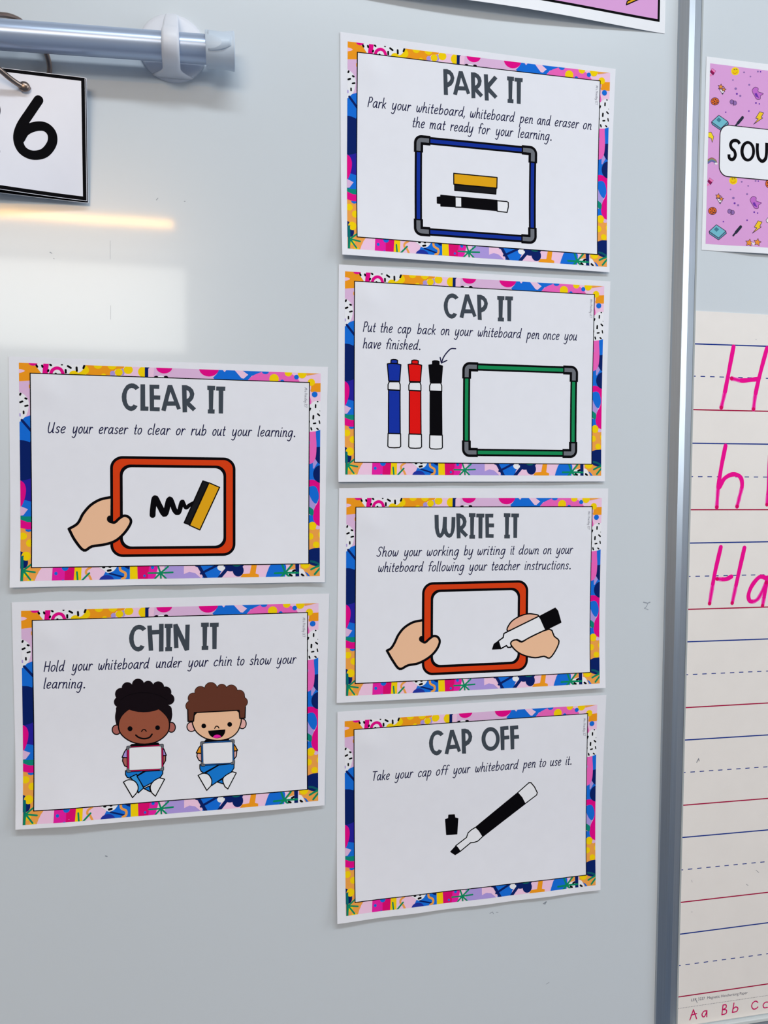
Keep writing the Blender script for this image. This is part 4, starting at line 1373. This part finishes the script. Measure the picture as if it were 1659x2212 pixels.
for v in me.vertices:
    x, y = (v.co.x - x_min) * k, v.co.y * k * 1.0
    v.co = ((p[0] + x * math.cos(an) - y * math.sin(an)) * 1e-3, (p[1] + x * math.sin(an) + y * math.cos(an)) * 1e-3, .00096)
me.materials.append(ink('small_print', (88, 88, 110)))
o = bpy.data.objects.new('small_print', me)
COL.objects.link(o)
o.parent = t
pr = Print(FLAT)
GR = ink('pencil_smudge', (140, 142, 152))
for s, w in (([(1504, 1646), (1508, 1638), (1509, 1643)], 1.0), ([(1632, 1879), (1638, 1884)], .5), ([(1611, 1909), (1615, 1912)], .5), ([(1493, 1900), (1494, 1905)], .4),
             ([(1493, 1969), (1494, 1969)], .7), ([(1503, 2160), (1505, 2165)], .7), ([(1632, 733), (1632, 734)], .6)):
    pr.stroke([pl(*p) for p in s], w, GR, 3)
pr.build('pencil_smudges', t)['kind'] = 'stuff'

# bottom edge of the second board: pale lip, then the grey tray under it
tz = at(1600, 2197).z
t = empty('pen_tray', Vector((RX1, 0, tz)), 'grey metal tray edge under the handwriting sheet at the lower right corner', 'tray')
box('pale_lip', (0, -.006, -.0055), (.6, 0, -.0008), mat('pale_plastic', (206, 214, 216), .4), t, .001)
box('tray_rail', (-.001, -.020, -.060), (.6, 0, -.0056), mat('grey_metal', (120, 126, 136), .45, noise=.05, scale=40), t, .002)

# ------------------------------------------------------------------ rod, hook, rings and number cards
ROD = mat('pale_blue_steel_tube', (178, 194, 220), 0.3, metal=0.45)
PLASTIC = mat('white_plastic', (226, 230, 240), 0.38)
CAPM = mat('pale_blue_plastic', (206, 220, 236), 0.42)
RD = 0.027
pa, pb = at(0, 74.5, RD), at(447, 107, RD)
ax = (pb - pa).normalized()
rod_a = pa - ax * 0.35
tz_ = rod_a
rot = ax.to_track_quat('X', 'Z').to_matrix()
rt = empty('curtain_rod', pb, 'white tension rod across the top left corner carrying the number cards', 'rod', rot=rot)


def lathe_x(profile, name, m, parent, seg=40, sm=True):
    """profile of (x, radius) in metres around the local x axis"""
    v, f = [], []
    for x, r in profile:
        for k in range(seg):
            a = 2 * math.pi * k / seg
            v.append((x, r * math.cos(a), r * math.sin(a)))
    n = len(profile)
    for i in range(n - 1):
        for k in range(seg):
            k2 = (k + 1) % seg
            f.append((i * seg + k, i * seg + k2, (i + 1) * seg + k2, (i + 1) * seg + k))
    f.append(tuple(range(seg))[::-1])
    f.append(tuple((n - 1) * seg + k for k in range(seg)))
    o = link_mesh(name, v, f, m, parent=parent, smooth=sm)
    md = o.modifiers.new('edges', 'EDGE_SPLIT')
    md.split_angle = math.radians(40)
    return o


RR = 0.0122
lr = (pb - rod_a).length
lathe_x([(-lr, RR), (0.012, RR)], 'tube', ROD, rt)
ce = (at(505, 112, RD) - pb).length
lathe_x([(-.0012, RR + .0004), (-.0012, .0150), (-.0004, .0156), (ce * .62, .0150), (ce * .9, .0160), (ce, .0164), (ce + .0006, .0158), (ce + .0006, .0)][:-1], 'end_cap', CAPM, rt)
# moulded tab on the end cap
v, f = [], []
for i in range(13):
    s = i / 12
    x = .001 + ce * .85 * s
    hh = .0085 * (1 - .55 * s * s)
    for j, yy in enumerate((-hh, hh)):
        an = yy / .0155
        v.append((x, -math.cos(an) * .0162, math.sin(an) * .0162 + .001))
for i in range(12):
    f.append((i * 2, i * 2 + 1, i * 2 + 3, i * 2 + 2))
o = link_mesh('cap_tab', v, f, CAPM, parent=rt, smooth=True)
md = o.modifiers.new('thickness', 'SOLIDIFY')
md.thickness = .0008
md.offset = 0

# adhesive hook
hc = at(373, 104, .002)
ht = empty('adhesive_hook', Vector((hc.x, 0, hc.z)), 'round white adhesive hook holding the rod end', 'hook', rot=board_rot(0.0))
seg = 56
rad = (at(446, 104, .002) - at(300, 104, .002)).length / 2
pts = [(rad, 0), (rad, .0022), (rad - .0012, .0036), (rad - .004, .0042), (0.0001, .0046)]
v, f = [], []
for r, z in pts:
    for k in range(seg):
        a_ = 2 * math.pi * k / seg
        v.append((r * math.cos(a_), r * math.sin(a_), z))
for i in range(len(pts) - 1):
    for k in range(seg):
        k2 = (k + 1) % seg
        f.append((i * seg + k, i * seg + k2, (i + 1) * seg + k2, (i + 1) * seg + k))
link_mesh('base_disc', v, f, PLASTIC, parent=ht, smooth=True)
# the strap: a rounded band running from the disc's top over the rod to its bottom
dv = (pb + ax * ((hc.x - pb.x) / ax.x)).z - hc.z          # rod height under the disc centre
path = [(rad - .0035, .0035), (rad - .0065, .0105), (rad - .0145, .021), (dv + .0145, .033), (dv + .0065, .0412), (dv - .004, .0418), (dv - .0115, .036),
        (dv - .0155, .027), (dv - .016, .016), (-rad + .004, .0042)]
path = smooth(path, 5)
v, f = [], []
NP = 12
for i, (y, z) in enumerate(path):
    s = i / (len(path) - 1)
    w = .0054 + .0024 * min(1, s * 2) + (.011 * max(0, (s - .82) / .18) ** 2)
    w -= .0006 * max(0, 1 - s * 8)
    i0, i1 = max(0, i - 1), min(len(path) - 1, i + 1)
    d = np.array(path[i1]) - np.array(path[i0])
    d /= np.hypot(*d)
    nrm = np.array((-d[1], d[0]))
    if i == 0:
        sgn = 1
    for k in range(NP):
        a_ = 2 * math.pi * k / NP
        cx = math.copysign(abs(math.cos(a_)) ** .6, math.cos(a_)) * w
        cy = math.copysign(abs(math.sin(a_)) ** .8, math.sin(a_)) * .0021
        v.append((cx, y + nrm[0] * cy, z + nrm[1] * cy))
for i in range(len(path) - 1):
    for k in range(NP):
        k2 = (k + 1) % NP
        f.append((i * NP + k, i * NP + k2, (i + 1) * NP + k2, (i + 1) * NP + k))
f.append(tuple(range(NP))[::-1])
f.append(tuple((len(path) - 1) * NP + k for k in range(NP)))
o = link_mesh('strap', v, f, PLASTIC, parent=ht, smooth=True)

# number cards hanging on the ring
CARD_W = mat('laminated_white_card', (236, 238, 250), 0.32, noise=0.02, scale=50)
CARD_K = mat('card_black_print', (5, 5, 10), 0.6, spec=0.06)


def number_card(depth, low, tr_px, br_px, label, digits, lift):
    p, q = at(*tr_px, depth), at(*br_px, low)
    hgt = (p - q).length * 1e3
    roll = -math.atan2(q.x - p.x, p.z - q.z) * -1
    t = empty('number_card', p, label, 'card', 'number cards on the ring', board_rot(roll))
    W = 165.0

    def bend(x, y):
        s = max(0, -x) / W
        lo = -y / hgt
        return (low - depth) * 1e3 * lo + lift * lo * min(1.0, s * 2.0) ** 1.3
    bent_sheet('card_sheet', -W, -hgt, 0, 0, bend, CARD_W, t, 34, 24, .0005)
    pr = Print(bend)
    out, inn = [(-W + .4, -.4), (-W + .4, -hgt + .4), (-.4, -hgt + .4), (-.4, -.4)], [(-W + 3, -3.2), (-W + 3, -hgt + 3.6), (-3.4, -hgt + 3.6), (-3.4, -3.2)]
    pr.ring(out, inn, CARD_K, 3)
    pr.build('black_outline', t)
    if digits:
        bpy.context.view_layer.update()

        def md_(pts):
            res = []
            for px, py in pts:
                d = depth
                for _ in range(4):
                    w_ = t.matrix_world.inverted() @ at(px, py, d)
                    d = depth + bend(w_.x * 1e3, w_.y * 1e3) * 1e-3
                res.append((w_.x * 1e3, w_.y * 1e3))
            return res
        C6 = 720 / 1659
        pr = Print(bend)
        pr.stroke(md_([(x * C6, y * C6) for x, y in smooth([(192, 498), (150, 560), (105, 630), (90, 690), (110, 745), (160, 772), (220, 762), (258, 715), (258, 665), (225, 632), (175, 630), (125, 652), (100, 690)], 6)]), 7.9, CARD_K, 4)
        pr.build('digit', t, 'bold black 6')
        pr = Print(bend)
        pr.stroke(md_([(x * C6, y * C6) for x, y in smooth([(-158, 560), (-120, 510), (-65, 490), (-26, 525), (-30, 580), (-85, 660), (-140, 745)], 6)]), 7.9, CARD_K, 4)
        pr.stroke(md_([(x * C6, y * C6) for x, y in ((-140, 745), (-24, 750))]), 7.9, CARD_K, 4)
        pr.build('digit', t, 'bold black 2')
    return t


c1 = number_card(.020, .0075, (184, 167.5), (188, 432.5), 'front number card with a bold black 6 hanging from the metal ring', True, 14)
c2 = number_card(.0155, .0050, (187, 169), (191, 437.5), 'rear number card showing only a black edge behind the number 6 card', False, 9)

# binder ring through the card corner and over the rod
RINGM = mat('bronze_ring', (150, 132, 122), 0.3, metal=1.0)


def tube(name, pts, r, m, parent, closed=True, seg=10):
    n = len(pts)
    v, f = [], []
    prev = None
    for i in range(n):
        a_ = Vector(pts[(i - 1) % n] if closed or i > 0 else pts[0])
        b_ = Vector(pts[(i + 1) % n] if closed or i < n - 1 else pts[-1])
        d = (b_ - a_).normalized()
        if prev is None:
            u = d.orthogonal().normalized()
        else:
            u = (prev - d * prev.dot(d)).normalized()
        prev = u
        w = d.cross(u)
        for k in range(seg):
            t_ = 2 * math.pi * k / seg
            v.append(Vector(pts[i]) + (u * math.cos(t_) + w * math.sin(t_)) * r)
    for i in range(n if closed else n - 1):
        j = (i + 1) % n
        for k in range(seg):
            k2 = (k + 1) % seg
            f.append((i * seg + k, i * seg + k2, j * seg + k2, j * seg + k))
    if not closed:
        f.append(tuple(range(seg))[::-1])
        f.append(tuple((n - 1) * seg + k for k in range(seg)))
    return link_mesh(name, v, f, m, parent=parent, smooth=True)


rp = [(-62, 75, .047), (-45, 45, .044), (-20, 33, .036), (8, 32.5, .026), (30, 38, .017), (50, 50, .0105), (78, 78, .0065), (97, 108, .0052), (107, 145, .0055), (100, 178, .0085), (76, 193, .0135), (52, 188, .0215),
      (28, 174, .028), (0, 151, .0345), (-30, 125, .0425), (-55, 100, .047)]
rp3 = [tuple(at(*p)) for p in rp]
ro = Vector(rp3[10])
rgt = empty('binder_ring', ro, 'bronze coloured hinged binder ring looped over the rod through the number cards', 'ring')
sm3 = smooth(rp3, 6, True)
tube('ring_wire', [Vector(p) - ro for p in sm3], .0023, RINGM, rgt)
hb = Vector(at(52, 187, .0222)) - ro
me_v, me_f = [], []
for i in range(9):
    th = math.pi * i / 8
    for k in range(14):
        ph = 2 * math.pi * k / 14
        me_v.append((hb.x + .0050 * math.sin(th) * math.cos(ph), hb.y + .0032 * math.sin(th) * math.sin(ph), hb.z + .0044 * math.cos(th)))
for i in range(8):
    for k in range(14):
        k2 = (k + 1) % 14
        me_f.append((i * 14 + k, (i + 1) * 14 + k, (i + 1) * 14 + k2, i * 14 + k2))
link_mesh('ring_hinge', me_v, me_f, RINGM, parent=rgt, smooth=True)
